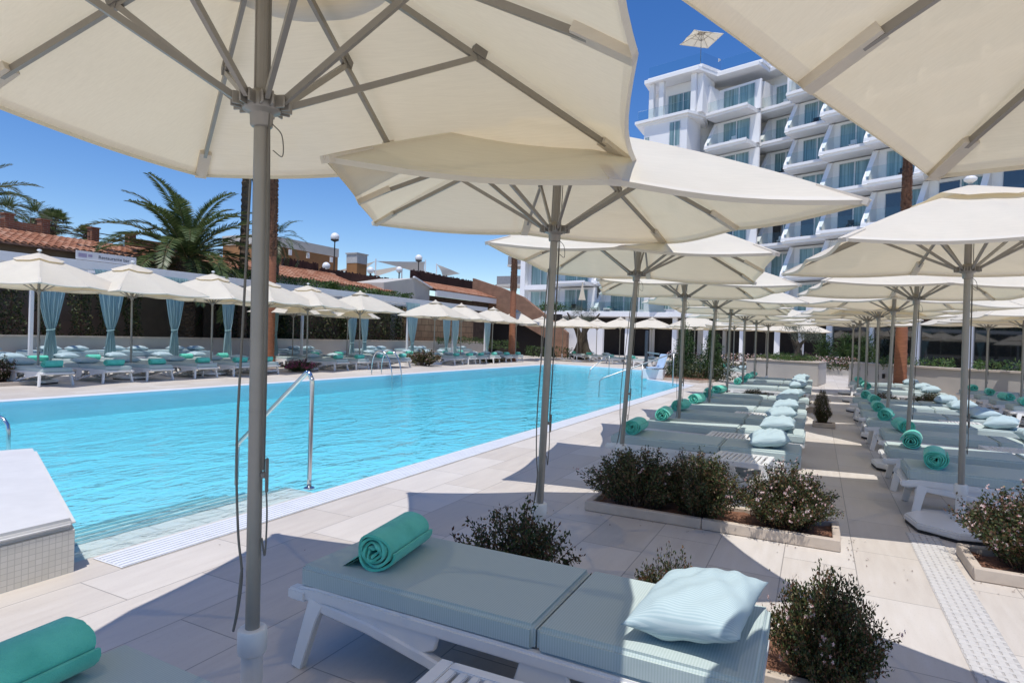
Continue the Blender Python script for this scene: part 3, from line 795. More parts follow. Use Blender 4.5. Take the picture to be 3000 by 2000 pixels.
FA = math.atan2(.73, .68)
for i, (x, y) in enumerate([(-15.9, 41.2), (-14.1, 39.4), (-11.6, 36.5), (-9.85, 35.0), (-7.9, 33.9), (-6.2, 33.0)]):
    lounger(x, y, FA + R(random.uniform(-3, 3)), ORD[i].replace('nearest', 'first') + ' from the left along the far end of the pool', GF, tq=R(random.uniform(-9, 9)), tx=.2, px=1.55, pillow=True, ptilt=R(-4))
for i, (x, y) in enumerate([(-4.3, 27.0), (-3.9, 28.2), (-4.0, 30.4), (-2.2, 30.2), (-1.9, 28.6)]):
    lounger(x, y, R(5), ['nearest', 'second', 'third', 'fourth', 'fifth'][i] + ' in the cluster in front of the flower hedge', GF, tq=R(random.uniform(-9, 9)), tx=.22, px=1.55)

# ------------------------------------------------------------------ slatted side tables
def make_table():
    t = thing('side_table', 'white slatted side table', 'side table')
    b = MB(); w, l, z = .26, .26, .40
    b.bx((-l, -w, z-.05), (-l+.05, w, z)); b.bx((l-.05, -w, z-.05), (l, w, z)); b.bx((-l+.05, -w, z-.05), (l-.05, -w+.045, z)); b.bx((-l+.05, w-.045, z-.05), (l-.05, w, z))
    for k in range(9): b.bx((-l+.052 + k*.0455, -w+.045, z-.014), (-l+.052 + k*.0455 + .031, w-.045, z-.001))
    b.build('table_top', M['plastic'], t, bevel=.004, segs=2)
    for sx in (-1, 1):
        for sy in (-1, 1):
            b = MB(); b.sweep([(sx*.235, sy*.235, z-.03), (sx*.24, sy*.24, .2), (sx*.245, sy*.245, .002)], .05, [.05, .045, .04]); b.build('leg', M['plastic'], t, bevel=.006, segs=1)
    return t
TAB = make_table()
GT = 'white slatted side tables between the loungers'
place(TAB, (-.84, 1.50, 0), R(2), 'white slatted side table at the bottom edge in front of the foreground lounger', GT)
for i, (x, y, w) in enumerate([(-.62, 6.28, 'beside the nearest lounger of the long row'), (-.9, 7.7, 'between the first and second loungers of the long row'), (-.9, 10.3, 'between the third and fourth loungers of the long row'), (2.0, 8.62, 'between the second and third loungers right of the walkway'), (2.0, 11.4, 'between the fourth and fifth loungers right of the walkway'), (4.2, 17.9, 'among the loungers beside the planter wall'), (-16.9, 12.5, 'across the pool near the third parasol from the left')]):
    place(TAB, (x, y, 0), R(random.uniform(-4, 4)), 'white slatted side table ' + w, GT)
# ------------------------------------------------------------------ plants
def leaf_quads(P, D, L, Wd, fold=.25, up=None):
    """diamond leaves: P bases (n,3), D directions (n,3), lengths, widths"""
    n = len(P); D = D/np.linalg.norm(D, axis=1)[:, None]
    rnd = RNG.normal(size=(n, 3)); S = np.cross(D, rnd); S /= np.linalg.norm(S, axis=1)[:, None] + 1e-9
    if up is not None:
        S2 = np.cross(D, np.array([0, 0, 1.0])); S2 /= np.linalg.norm(S2, axis=1)[:, None] + 1e-9
        S = S*(1-up) + S2*up; S /= np.linalg.norm(S, axis=1)[:, None] + 1e-9
    Nn = np.cross(S, D)
    L = np.broadcast_to(L, n)[:, None]; Wd = np.broadcast_to(Wd, n)[:, None]
    a = P; b = P + D*L*.45 + S*Wd*.5 + Nn*Wd*fold*.5; c = P + D*L; d = P + D*L*.45 - S*Wd*.5 + Nn*Wd*fold*.5
    V = np.stack([a, b, c, d], 1).reshape(-1, 3)
    F = np.arange(4*n).reshape(n, 4)
    return V, F
def make_shrub(w=.5, h=.42, nstem=70, leaf=.026, per=60, flowers=60, seed=1, mat='leaf_shrub', petal='petal', d=None, name='flowering_shrub', lean=.55):
    global RNG
    RNG = np.random.default_rng(seed); rs = random.Random(seed)
    t = thing(name, 'shrub', 'shrub')
    d = d or w
    PB, DB = [], []; stems = MB(); tips = []
    for k in range(nstem):
        a = rs.uniform(0, 2*PI); q = math.sqrt(rs.random())
        bx_, by_ = math.cos(a)*q*w*.35, math.sin(a)*q*d*.35
        ex, ey = math.cos(a)*q*w*rs.uniform(.8, 1.1), math.sin(a)*q*d*rs.uniform(.8, 1.1)
        hz = h*(1 - .55*q*q)*rs.uniform(.72, 1.12)
        pts = []
        for i in range(6):
            s = i/5
            pts.append((bx_ + (ex-bx_)*s**1.25 + rs.gauss(0, .012), by_ + (ey-by_)*s**1.25 + rs.gauss(0, .012), hz*s**.85))
        stems.tube(pts, [.0055, .005, .004, .003, .0022, .0015], 4, cap=False)
        P = np.array(pts); m = int(per*(.6 + .8*rs.random()))
        s = .18 + .82*RNG.random(m)**.8; idx = np.clip((s*5).astype(int), 0, 4); fr = (s*5 - idx)[:, None]
        base = P[idx]*(1-fr) + P[idx+1]*fr + RNG.normal(0, .016, (m, 3))
        tang = P[idx+1] - P[idx]; tang /= np.linalg.norm(tang, axis=1)[:, None]
        dr = tang*.45 + RNG.normal(0, .7, (m, 3)); PB.append(base); DB.append(dr); tips.append(P[-1]); tips.append(P[4])
    P = np.vstack(PB); D = np.vstack(DB); P[:, 2] = np.maximum(P[:, 2], .015); n = len(P)
    V, F = leaf_quads(P, D, leaf*RNG.uniform(.65, 1.3, n), leaf*.55*RNG.uniform(.7, 1.2, n))
    raw('foliage', V, F, M[mat], t)
    stems.build('stems', M['twig'], t)
    if flowers:
        T = np.array(tips)[RNG.integers(0, len(tips), flowers)]
        C = T.repeat(5, 0) + RNG.normal(0, .022, (flowers*5, 3))
        out = C - np.array([0, 0, h*.3]); nrm = out/np.linalg.norm(out, axis=1)[:, None] + RNG.normal(0, .4, C.shape)
        nrm /= np.linalg.norm(nrm, axis=1)[:, None]
        u = np.cross(nrm, RNG.normal(size=C.shape)); u /= np.linalg.norm(u, axis=1)[:, None]; v = np.cross(nrm, u)
        Ps, Ds = [], []
        for k in range(5):
            a = k*2*PI/5; Ps.append(C); Ds.append(u*math.cos(a) + v*math.sin(a) + nrm*.35)
        Ps = np.vstack(Ps); Ds = np.vstack(Ds)
        V, F = leaf_quads(Ps, Ds, .013, .009)
        raw('blossoms', V, F, M[petal], t)
    return t
SH1 = make_shrub(.46, .52, 190, .024, 90, 16, 1)                     # dark, few blossoms
SH2 = make_shrub(.46, .50, 190, .024, 90, 85, 2)                     # many pink blossoms
SH3 = make_shrub(.42, .42, 110, .024, 60, 0, 3)                      # sparse
GS = 'shrubs in the narrow beds between the loungers'
def kerb_bed(x0, x1, y0, y1, label):
    t = thing('planting_bed', label, 'planting bed', ((x0+x1)/2, (y0+y1)/2, 0)); a, b_ = (x1-x0)/2, (y1-y0)/2
    b = MB(); k = .055; h = .085
    n = max(1, round(2*a/1.0))
    for i in range(n):
        u0, u1 = -a + i*2*a/n + .002, -a + (i+1)*2*a/n - .002
        b.bx((u0, -b_, .002), (u1, -b_ + k, h + .002*(i % 2))); b.bx((u0, b_ - k, .002), (u1, b_, h + .002*(i % 2)))
    b.bx((-a, -b_ + k, .002), (-a + k, b_ - k, h)); b.bx((a - k, -b_ + k, .002), (a, b_ - k, h))
    b.build('kerb', M['kerb'], t, bevel=.006, segs=1)
    G = [[(-a + k*.8 + (2*a - 1.6*k)*i/14, -b_ + k*.8 + (2*b_ - 1.6*k)*j/5, .045 + .02*math.sin(i*2.1 + j*1.7)) for i in range(15)] for j in range(6)]
    b = MB(); b.grid([r for r in G]); s = b.build('soil', M['soil'], t, smooth=True)
    return t
kerb_bed(-1.78, .20, 5.05, 5.62, 'long kerbed bed of red soil under the double shrubs, behind the foreground lounger')
kerb_bed(-1.95, .28, 2.83, 3.36, 'kerbed bed mostly hidden behind the foreground lounger')
kerb_bed(.96, 2.9, 4.92, 5.5, 'kerbed bed with a cut corner under the pink flowering shrub at the right')
kerb_bed(-1.9, .1, 15.35, 15.85, 'thin kerbed bed halfway down the poolside row')
kerb_bed(-.04, .34, 12.6, 12.95, 'small kerbed square at the walkway edge, nearer of two')
kerb_bed(-.04, .34, 15.0, 15.3, 'small kerbed square at the walkway edge, farther of two')
kerb_bed(.9, 3.0, 16.35, 16.85, 'kerbed bed halfway down the row right of the walkway')
SHR = [(SH1, -1.36, 5.33, 20, (1.15, .74, .96), 'dark shrub at the pool end of the long kerbed bed'),
       (SH1, -.86, 5.34, 130, (1.1, .74, 1.02), 'dark tall shrub in the middle of the long kerbed bed'),
       (SH2, -.18, 5.33, 60, (1.0, .8, 1.0), 'green shrub with pink blossoms at the walkway end of the long kerbed bed'),
       (SH3, -1.48, 3.10, 10, (1.05, .8, 1.18), 'dark twiggy shrub rising behind the middle of the foreground lounger'),
       (SH3, -.62, 3.06, 80, (.5, .5, .95), 'thin sprigs showing just left of the foreground pillow'),
       (SH1, .07, 2.98, 200, (.56, .66, .92), 'dense olive green shrub right of the foreground pillow'),
       (SH2, 1.36, 5.22, 150, (1.12, .85, 1.10), 'shrub thick with pink and white blossoms at the right edge'),
       (SH2, 2.2, 5.24, 280, (1.1, .9, 1.0), 'blossoming shrub cut off by the right edge of the picture'),
       (SH1, -1.3, 15.6, 40, (1.1, .6, .75), 'dark low shrub in the thin bed halfway down the poolside row'),
       (SH2, -.4, 15.6, 300, (1.1, .6, .7), 'pale blossoming low shrub in the thin bed halfway down the poolside row'),
       (SH2, .12, 12.78, 100, (.36, .36, 1.0), 'narrow upright shrub in the nearer small square at the walkway edge'),
       (SH1, .12, 15.15, 190, (.36, .36, .95), 'narrow shrub in the farther small square at the walkway edge'),
       (SH2, 1.4, 16.6, 10, (1.0, .6, .85), 'reddish low shrub by the loungers right of the walkway'),
       (SH1, 2.3, 16.6, 210, (1.2, .6, .95), 'dark low shrub by the heads of the loungers right of the walkway')]
for p, x, y, rz, sc, lb in SHR: place(p, (x, y, .04), R(rz), lb, GS, sc)
# plants across the pool
SH4 = make_shrub(.6, .62, 80, .05, 55, 110, 4)
place(SH4, (-17.5, 7.4, .05), 0, 'dark pinkish shrub at the left edge across the pool', 'flowering shrubs across the pool')
kerb_bed(-18.4, -16.6, 6.7, 7.9, 'kerbed bed at the left edge across the pool')
place(SH4, (-16.6, 23.7, .02), R(70), 'round pale speckled shrub across the pool, right of the pool ladder', 'flowering shrubs across the pool', (1.5, 2.2, 1.2))
SH5 = make_shrub(.75, .36, 90, .05, 45, 420, 5, 'leaf_green', 'petal_magenta', name='flower_bed')
place(SH5, (-16.7, 16.2, .0), R(30), 'bright magenta flowers by the foot of the red palm trunk across the pool', None, (.9, 1.35, 1.15))
SH6 = make_shrub(.5, .3, 60, .05, 40, 50, 6)
place(SH6, (-16.6, 30.6, 0), 0, 'low grey green bushes under the far loungers across the pool', None, (1.6, 4.0, 1.2))

def clump(name, boxes, n, leaf, mat, label=None, cat=None, parent=None, seed=3, asp=.5, shape='box', group=None, loc=None):
    """foliage mass: leaves scattered in and on lumpy boxes ((cx,cy,cz),(sx,sy,sz))"""
    g = np.random.default_rng(seed); Ps = []
    vols = np.array([b[1][0]*b[1][1] + b[1][1]*b[1][2] + b[1][0]*b[1][2] for b in boxes]); cnt = (n*vols/vols.sum()).astype(int)
    for (c, s), m in zip(boxes, cnt):
        if shape == 'ball':
            v = g.normal(size=(m, 3)); v /= np.linalg.norm(v, axis=1)[:, None]; r = g.random(m)[:, None]**.3
            lump = 1 + .22*np.sin(v[:, :1]*5 + c[0]) * np.cos(v[:, 1:2]*6 + c[1]) + .15*np.sin(v[:, 2:]*9)
            P = v*r*lump*np.array(s)/2 + np.array(c)
        else:
            v = g.random((m, 3)) - .5; ax = g.integers(0, 3, m)
            push = g.random(m) < .75
            for k in range(3):
                q = push & (ax == k); v[q, k] = np.sign(v[q, k])*(.5 - .06*g.random(q.sum()))
            P = v*np.array(s) + np.array(c)
            P += .05*np.stack([np.sin(P[:, 1]*4 + P[:, 2]*3), np.sin(P[:, 0]*5 + P[:, 2]*4), np.sin(P[:, 0]*3 + P[:, 1]*3.7)], 1)
        Ps.append(P)
    P = np.vstack(Ps); m = len(P); D = g.normal(size=(m, 3)); D[:, 2] += .25
    global RNG; RNG = g
    V, F = leaf_quads(P, D, leaf*g.uniform(.6, 1.3, m), leaf*asp*g.uniform(.7, 1.3, m))
    o = raw(name, V, F, M[mat], parent)
    if loc: o.location = loc
    if label: tag(o, label, cat, group)
    return o

# ------------------------------------------------------------------ palms
def frond_mesh(n, L, seed, e_lo, e_hi, bend, leaf_l, leaf_w, stations=46, origin_r=.12, zc=0.0):
    rs = random.Random(seed); V = []; F = []; rach = MB(); k = 0
    for i in range(n):
        az = i*2.399963 + rs.uniform(-.2, .2); q = (i + .5)/n
        e0 = e_lo + (e_hi - e_lo)*q + rs.uniform(-.08, .08); bd = bend*(1.15 - .45*q)*rs.uniform(.85, 1.2); Lf = L*rs.uniform(.85, 1.08)*(.75 + .25*math.sin(PI*min(1, q*1.3)))
        p = np.array([math.cos(az)*origin_r, math.sin(az)*origin_r, zc + .35*q]); pts = [p.copy()]; tans = []
        tw = rs.uniform(-.25, .25)
        for s in range(stations):
            u = s/stations; e = e0 - bd*u**1.4; a2 = az + tw*u
            d = np.array([math.cos(a2)*math.cos(e), math.sin(a2)*math.cos(e), math.sin(e)]); tans.append(d); p = p + d*Lf/stations; pts.append(p.copy())
        rach.tube([pts[int(j*(stations-1))] for j in (0, .14, .3, .52, .75, 1)], [.028, .022, .017, .012, .008, .004], 5, cap=False)
        for s in range(4, stations):
            u = s/stations; d = tans[s]; side = np.array([-math.sin(az), math.cos(az), 0]); up = np.cross(side, d); up *= np.sign(up[2] + 1e-9)
            l = leaf_l*math.sin(PI*(.14 + .80*u))**.7
            for sg in (-1, 1):
                dr = d*.62 + side*sg*.8 + up*rs.uniform(.12, .42) + np.array([0, 0, -.10]); dr /= np.linalg.norm(dr)
                l2 = l*rs.uniform(.85, 1.15); w = leaf_w
                b = pts[s]; wv = np.cross(dr, up); wv /= np.linalg.norm(wv)
                droop = np.array([0, 0, -.10*l2])
                V += [b, b + dr*l2*.4 + wv*w, b + dr*l2 + droop, b + dr*l2*.4 - wv*w]; F.append([k, k+1, k+2, k+3]); k += 4
    return np.array(V), np.array(F), rach
def trunk_mb(h, r0, r1, lean=(0, 0), rings=True, n=16, rough=.06, seed=0, step=.12):
    rs = random.Random(seed); b = MB(); k = max(6, int(h/step)); G = []
    for i in range(k + 1):
        q = i/k; r = (r0 + (r1-r0)*q)*(1 + (rough if i % 2 else -rough)*(1 if rings else .3)); row = []
        if q < .08: r *= 1 + .35*(1 - q/.08)
        for j in range(n + 1):
            a = (j % n)*2*PI/n + (.5*2*PI/n)*(i % 2)
            rr = r*(1 + rough*.7*math.sin(j % n*5.1 + i*2.3)); row.append((lean[0]*q*h + rr*math.cos(a), lean[1]*q*h + rr*math.sin(a), q*h))
        G.append(row)
    b.grid([r[::-1] for r in G]); return b
def date_palm(loc, h, L, n, label, seed, r=.33, e_lo=-.55):
    t = thing('date_palm', label, 'palm tree', loc)
    b = trunk_mb(h, r, r*.95, step=.16, rough=.07, seed=seed); rs = random.Random(seed)
    for i in range(int(h/.085)):
        for j in range(7):
            z = i*.085 + rs.uniform(-.02, .02); a = j*2*PI/7 + i*.45; c = np.array([math.cos(a), math.sin(a), 0])
            b.bar(c*r*.93 + (0, 0, z), c*r*1.13 + (0, 0, z + .09), .13, .035)
    b.build('trunk', M['bark'], t)
    V, F, ra = frond_mesh(n, L, seed, e_lo, 1.45, 1.5, .55, .026, 84, .16, h)
    cr = raw('crown', V, F, M['frond'], t)
    ra.build('leaf_stalks', plain('palm_stalk', (.16, .14, .05), .6), cr)
    return t
date_palm((-23.5, 16.45, 0), 4.2, 4.5, 46, 'large feathery date palm with arching fronds above the terracotta roof', 5, e_lo=-.22)
date_palm((-36.5, 14.0, 0), 6.6, 4.3, 50, 'date palm at the left edge with only its right fronds showing', 8)
for i, (x, y, z, lb) in enumerate([(-33, 14.3, 5.2, 'left of two small spiky palms on the brick terrace'), (-33, 15.35, 5.2, 'right of two small spiky palms on the brick terrace')]):
    t = thing('small_palm', lb, 'palm tree', (x, y, z), i*1.0, 'small palms on the brick terrace')
    b = MB(); b.tube([(0, 0, 0), (.01, 0, .6), (0, 0, 1.15)], [.15, .17, .16], 10); b.build('trunk', M['bark'], t)
    V, F, ra = frond_mesh(46, .95, 20 + i, -.15, 1.4, .9, .14, .012, 22, .06, 1.1); raw('crown', V, F, M['frond'], t)
def fan_palm_crown(t, h, L, n, seed, lo=-1.0, hi=1.35):
    rs = random.Random(seed); V = []; F = []; k = 0; st = MB()
    for i in range(n):
        az = i*2.4 + rs.uniform(-.2, .2); q = (i+.5)/n; e = lo + (hi-lo)*q
        d = np.array([math.cos(az)*math.cos(e), math.sin(az)*math.cos(e), math.sin(e)]); o = np.array([0, 0, h]) + d*.1; c = o + d*L*.55 + np.array([0, 0, -.05*L])
        st.tube([o, c], [.02, .012], 4, cap=False)
        s = np.array([-math.sin(az), math.cos(az), 0]); up = np.cross(s, d); up *= np.sign(up[2] + 1e-9)
        for j in range(22):
            a = -1.9 + 3.8*j/21; l = L*.6*(1 - .25*abs(a)/1.9)*rs.uniform(.85, 1.1); dr = d*math.cos(a) + s*math.sin(a) + up*.12*abs(math.sin(a)); dr /= np.linalg.norm(dr)
            w = np.cross(dr, up); w /= np.linalg.norm(w) + 1e-9; w *= .028*L
            V += [c, c + dr*l*.5 + w, c + dr*l + np.array([0, 0, -.22*l]), c + dr*l*.5 - w]; F.append([k, k+1, k+2, k+3]); k += 4
    cr = raw('crown', np.array(V), np.array(F), M['frond'], t); st.build('leaf_stalks', M['twig'], cr)
def fan_palm(loc, h, h0, r, label, seed, lean=(0, 0), L=1.1, n=34):
    t = thing('fan_palm', label, 'palm tree', loc)
    b = trunk_mb(h0, r, r*.86, lean, False, 18, .04, seed, .09); tr = b.build('trunk', M['red_trunk'], t, smooth=True, auto=70)
    b = MB(); rs = random.Random(seed); r1 = r*.60
    b.tube([(lean[0]*z, lean[1]*z, z) for z in np.linspace(h0, h, 12)], np.linspace(r*.86, r1*.8, 12), 14)
    for i in range(int((h-h0)/.07)):
        z = h0 + i*.07; q = (z-h0)/(h-h0); rr = (r*.84 + (r1*.8 - r*.84)*q)
        for j in range(8):
            a = j*2*PI/8 + i*.8 + rs.uniform(-.15, .15); c = np.array([math.cos(a), math.sin(a), 0]); o = np.array([lean[0]*z, lean[1]*z, z])
            b.bar(o + c*rr*.9, o + c*rr*1.28 + (0, 0, rs.uniform(.05, .12)), .07, .02)
    b.build('leaf_bases', M['bark'] if h > 30 else plain('shaggy_bark', (.15, .07, .04), .9, var=.4, scale=9), t)
    fan_palm_crown(t, h, L, n, seed)
    return t
fan_palm((-19.3, 17.05, 0), 9.6, 4.35, .235, 'fan palm with thick red brown trunk beside the foreground pole, across the pool', 3, (.004, 0), 1.2)
fan_palm((-16.7, 33.2, 0), 10.2, 4.3, .21, 'thin fan palm with bright red lower trunk at the far left of the hotel', 4, (.0, 0), 1.1)
fan_palm((2.36, 22.7, 0), 8.75, 2.35, .19, 'fan palm with orange lower trunk beside the planter wall at the right', 6, (0.0, 0), .62, 40)
t = thing('dark_palm', 'dark shaggy palm trunk just left of the foreground pole', 'palm tree', (-23.2, 19.0, 0))
b = trunk_mb(9.6, .20, .17, step=.13, rough=.09, seed=9); b.build('trunk', M['bark'], t); fan_palm_crown(t, 9.6, 1.3, 30, 12)
for i, (x, y, z, s, lb) in enumerate([(-38, 18.6, 6.9, .95, 'bushy green fan palm behind the brick terrace, left of two'), (-38, 20.3, 6.5, .7, 'small bushy fan palm behind the brick terrace, right of two')]):
    t = thing('bushy_palm', lb, 'palm tree', (x, y, 4.5), 0, 'bushy fan palms behind the brick terrace'); fan_palm_crown(t, z - 4.5, s, 40, 40 + i, -.5)
    b = MB(); b.tube([(0, 0, 0), (0, 0, z - 4.5)], .15, 8); b.build('trunk', M['bark'], t)
t = thing('drooping_palm', 'small palm with hanging green fronds right behind the red palm trunk', 'palm tree', (-22.6, 20.3, 0))
b = trunk_mb(5.6, .14, .12, seed=4); b.build('trunk', M['bark'], t); V, F, ra = frond_mesh(26, 1.7, 31, -1.1, 1.2, 1.3, .3, .016, 26, .08, 5.6); raw('crown', V, F, M['frond'], t)

# ------------------------------------------------------------------ olive trees and bushes at the far end
def olive(loc, h, cr, label, seed, r=.35, n=5000, cz=1.0, leaf=.07):
    t = thing('olive_tree', label, 'olive tree', loc); rs = random.Random(seed); b = MB()
    for k in range(3):
        a = k*2.1; b.tube([(.55*r*math.cos(a)*2.2, .55*r*math.sin(a)*2.2, 0), (.6*r*math.cos(a), .6*r*math.sin(a), .25*h), (.35*r*math.cos(a+.8), .35*r*math.sin(a+.8), .55*h), (.8*r*math.cos(a+1.5), .8*r*math.sin(a+1.5), .8*h), (1.7*r*math.cos(a+1.8), 1.7*r*math.sin(a+1.8), h), (2.8*r*math.cos(a+2), 2.8*r*math.sin(a+2), h*1.25)], [r*.85, r*.62, r*.5, r*.42, r*.25, r*.1], 10)
    b.build('trunk', M['olive_bark'], t, smooth=True, auto=60)
    boxes = []
    for k in range(11):
        a = rs.uniform(0, 6.28); q = rs.uniform(.2, 1)*cr; s = rs.uniform(.35, .7)*cr
        boxes.append(((q*math.cos(a), q*math.sin(a), h + rs.uniform(.05, .9)*cz), (s*1.3, s*1.3, s)))
    clump('crown', boxes, n, leaf, 'leaf_olive', parent=t, seed=seed, asp=.3, shape='ball')
    return t
olive((-15.4, 42, .1), 2.6, 1.25, 'old olive tree with thick gnarled trunk left of the pool lift', 2, .48)
olive((-.72, 27.2, .85), .9, .85, 'olive tree growing from the pale walled planter', 5, .17, 5500, 1.0, .06)
t = thing('planter_box', 'pale walled planter holding the olive tree at the end of the poolside row', 'planter', (-1.0, 27.2, 0))
b = MB(); b.prism([(-1.6, -.4), (1.05, -1.7), (1.35, .7), (-1.3, 1.6)], 0, .85); b.build('planter_wall', M['grey_beige_wall'], t, bevel=.02)
b = MB(); b.prism([(-1.62, -.42), (1.07, -1.74), (1.38, .72), (-1.32, 1.64)], .852, .90); b.build('coping', M['kerb'], t)
clump('olive_underplanting', [((-1.0, 27.0, 1.0), (2.2, 1.7, .3))], 1500, .13, 'leaf_ivy', 'grassy green plants in the pale planter under the olive tree', 'plants', seed=8, asp=.18, shape='ball')
for i, (x, y, w, h, lb) in enumerate([(-4.85, 25.3, .8, 2.1, 'taller left conical bush at the far pool corner'), (-3.75, 25.0, .75, 1.95, 'right conical bush at the far pool corner')]):
    t = thing('conical_bush', lb, 'bush', (x, y, .05), 0, 'conical bushes at the far pool corner')
    b = MB(); b.tube([(0, 0, 0), (0, 0, h*.6)], .05, 6); b.build('trunk', M['twig'], t)
    clump('foliage', [((0, 0, h*.28), (w*1.5, w*1.5, h*.62)), ((.05, 0, h*.6), (w, w, h*.62)), ((0, .02, h*.82), (w*.5, w*.5, h*.42))], 5200, .085, 'leaf_green', parent=t, seed=30 + i, asp=.3, shape='ball')
clump('mixed_planting', [((-4.5, 24.6, .3), (2.4, 1.4, .75)), ((-3.5, 25.2, .4), (1.4, 1.4, .9)), ((-5.0, 25.6, .3), (1.2, 1.6, .7))], 4200, .10, 'leaf_dark', 'low mixed plants around the conical bushes at the far pool corner', 'plants', seed=12, asp=.35, shape='ball')
t = thing('corner_bed', 'angular kerbed bed with red soil at the far pool corner', 'planting bed', (-4.5, 25, 0))
b = MB(); poly = [(-1.9, -.5), (.6, -1.75), (1.0, -.9), (.75, 4.4), (-.9, 4.6)]
b.prism(poly, .003, .09); b.build('kerb', M['kerb'], t)
b = MB(); b.prism([(p[0]*.94 + .0, p[1]*.94) for p in poly], .03, .105); b.build('soil', M['soil'], t)
clump('flower_hedge', [((-2.8, 33.9, .65), (3.0, 1.0, .55)), ((.2, 36.0, .65), (3.2, 1.0, .55)), ((-5.6, 32.6, .6), (2.4, .9, .5))], 5000, .11, 'leaf_shrub', 'long low hedge behind the loungers at the far end of the pool', 'hedge', seed=14)
g = np.random.default_rng(5); P = np.vstack([np.stack([g.uniform(-6.8, 1.8, 900), np.zeros(900), g.uniform(.62, 1.0, 900)], 1)]); P[:, 1] = 33.9 + (P[:, 0] + 2.8)*.55 - .52 + g.normal(0, .06, 900)
V, F = leaf_quads(P, g.normal(size=P.shape), .07, .05); tag(raw('hedge_blossoms', V, F, M['petal']), 'pale pink blossoms covering the long low hedge at the far end', 'flowers')
t = thing('hedge_wall', 'low pale wall under the flowering hedge at the far end of the pool', 'low wall', (-2.5, 34.2, 0)); b = MB(); b.bar((-5.2, -1.5, .2), (4.8, 3.4, .2), .5, .4); b.build('wall', M['grey_beige_wall'], t)
clump('purple_hedge', [((.9, 44.0, .5), (3.4, 1.6, .9))], 2600, .14, 'leaf_purple', 'dark purple plants behind the walkway in front of the restaurant glass', 'plants', seed=15)
for i, (x, y) in enumerate([(.4, 41.8), (1.5, 41.0), (2.5, 40.4)]):
    clump('tall_grass_plant', [((x, y, 1.1), (.9, .9, 2.0))], 900, .45, 'leaf_green', ['left', 'middle', 'right'][i] + ' one of three tall dark plants at the restaurant glass', 'plants', seed=50+i, asp=.08, shape='ball', group='tall plants at the restaurant glass')

def litter():
    g = np.random.default_rng(77); C = []
    for x, y, w, d, n in ((-.8, 4.98, 1.1, .25, 34), (.28, 5.2, .12, .3, 16), (-.4, 3.45, .8, .12, 22), (.36, 3.0, .14, .4, 24), (1.3, 4.87, .6, .12, 40), (-3.2, 3.0, .6, 1.2, 6), (.4, 4.2, .5, .6, 6)):
        C.append(np.stack([g.normal(x, w*.6, n), g.normal(y, d*.6, n), np.full(n, .006)], 1))
    P = np.vstack(C); D = g.normal(size=P.shape); D[:, 2] = np.abs(D[:, 2])*.12
    global RNG; RNG = g
    V, F = leaf_quads(P, D, .018*g.uniform(.6, 1.4, len(P)), .010, .1, 1.0)
    tag(raw('fallen_leaves', V, F, island('dry_leaf', [(0, (.07, .05, .02)), (.5, (.14, .08, .04)), (1, (.25, .15, .12))], .8)), 'small dry leaves scattered on the paving around the shrub beds', 'fallen leaves', kind='stuff')
litter()
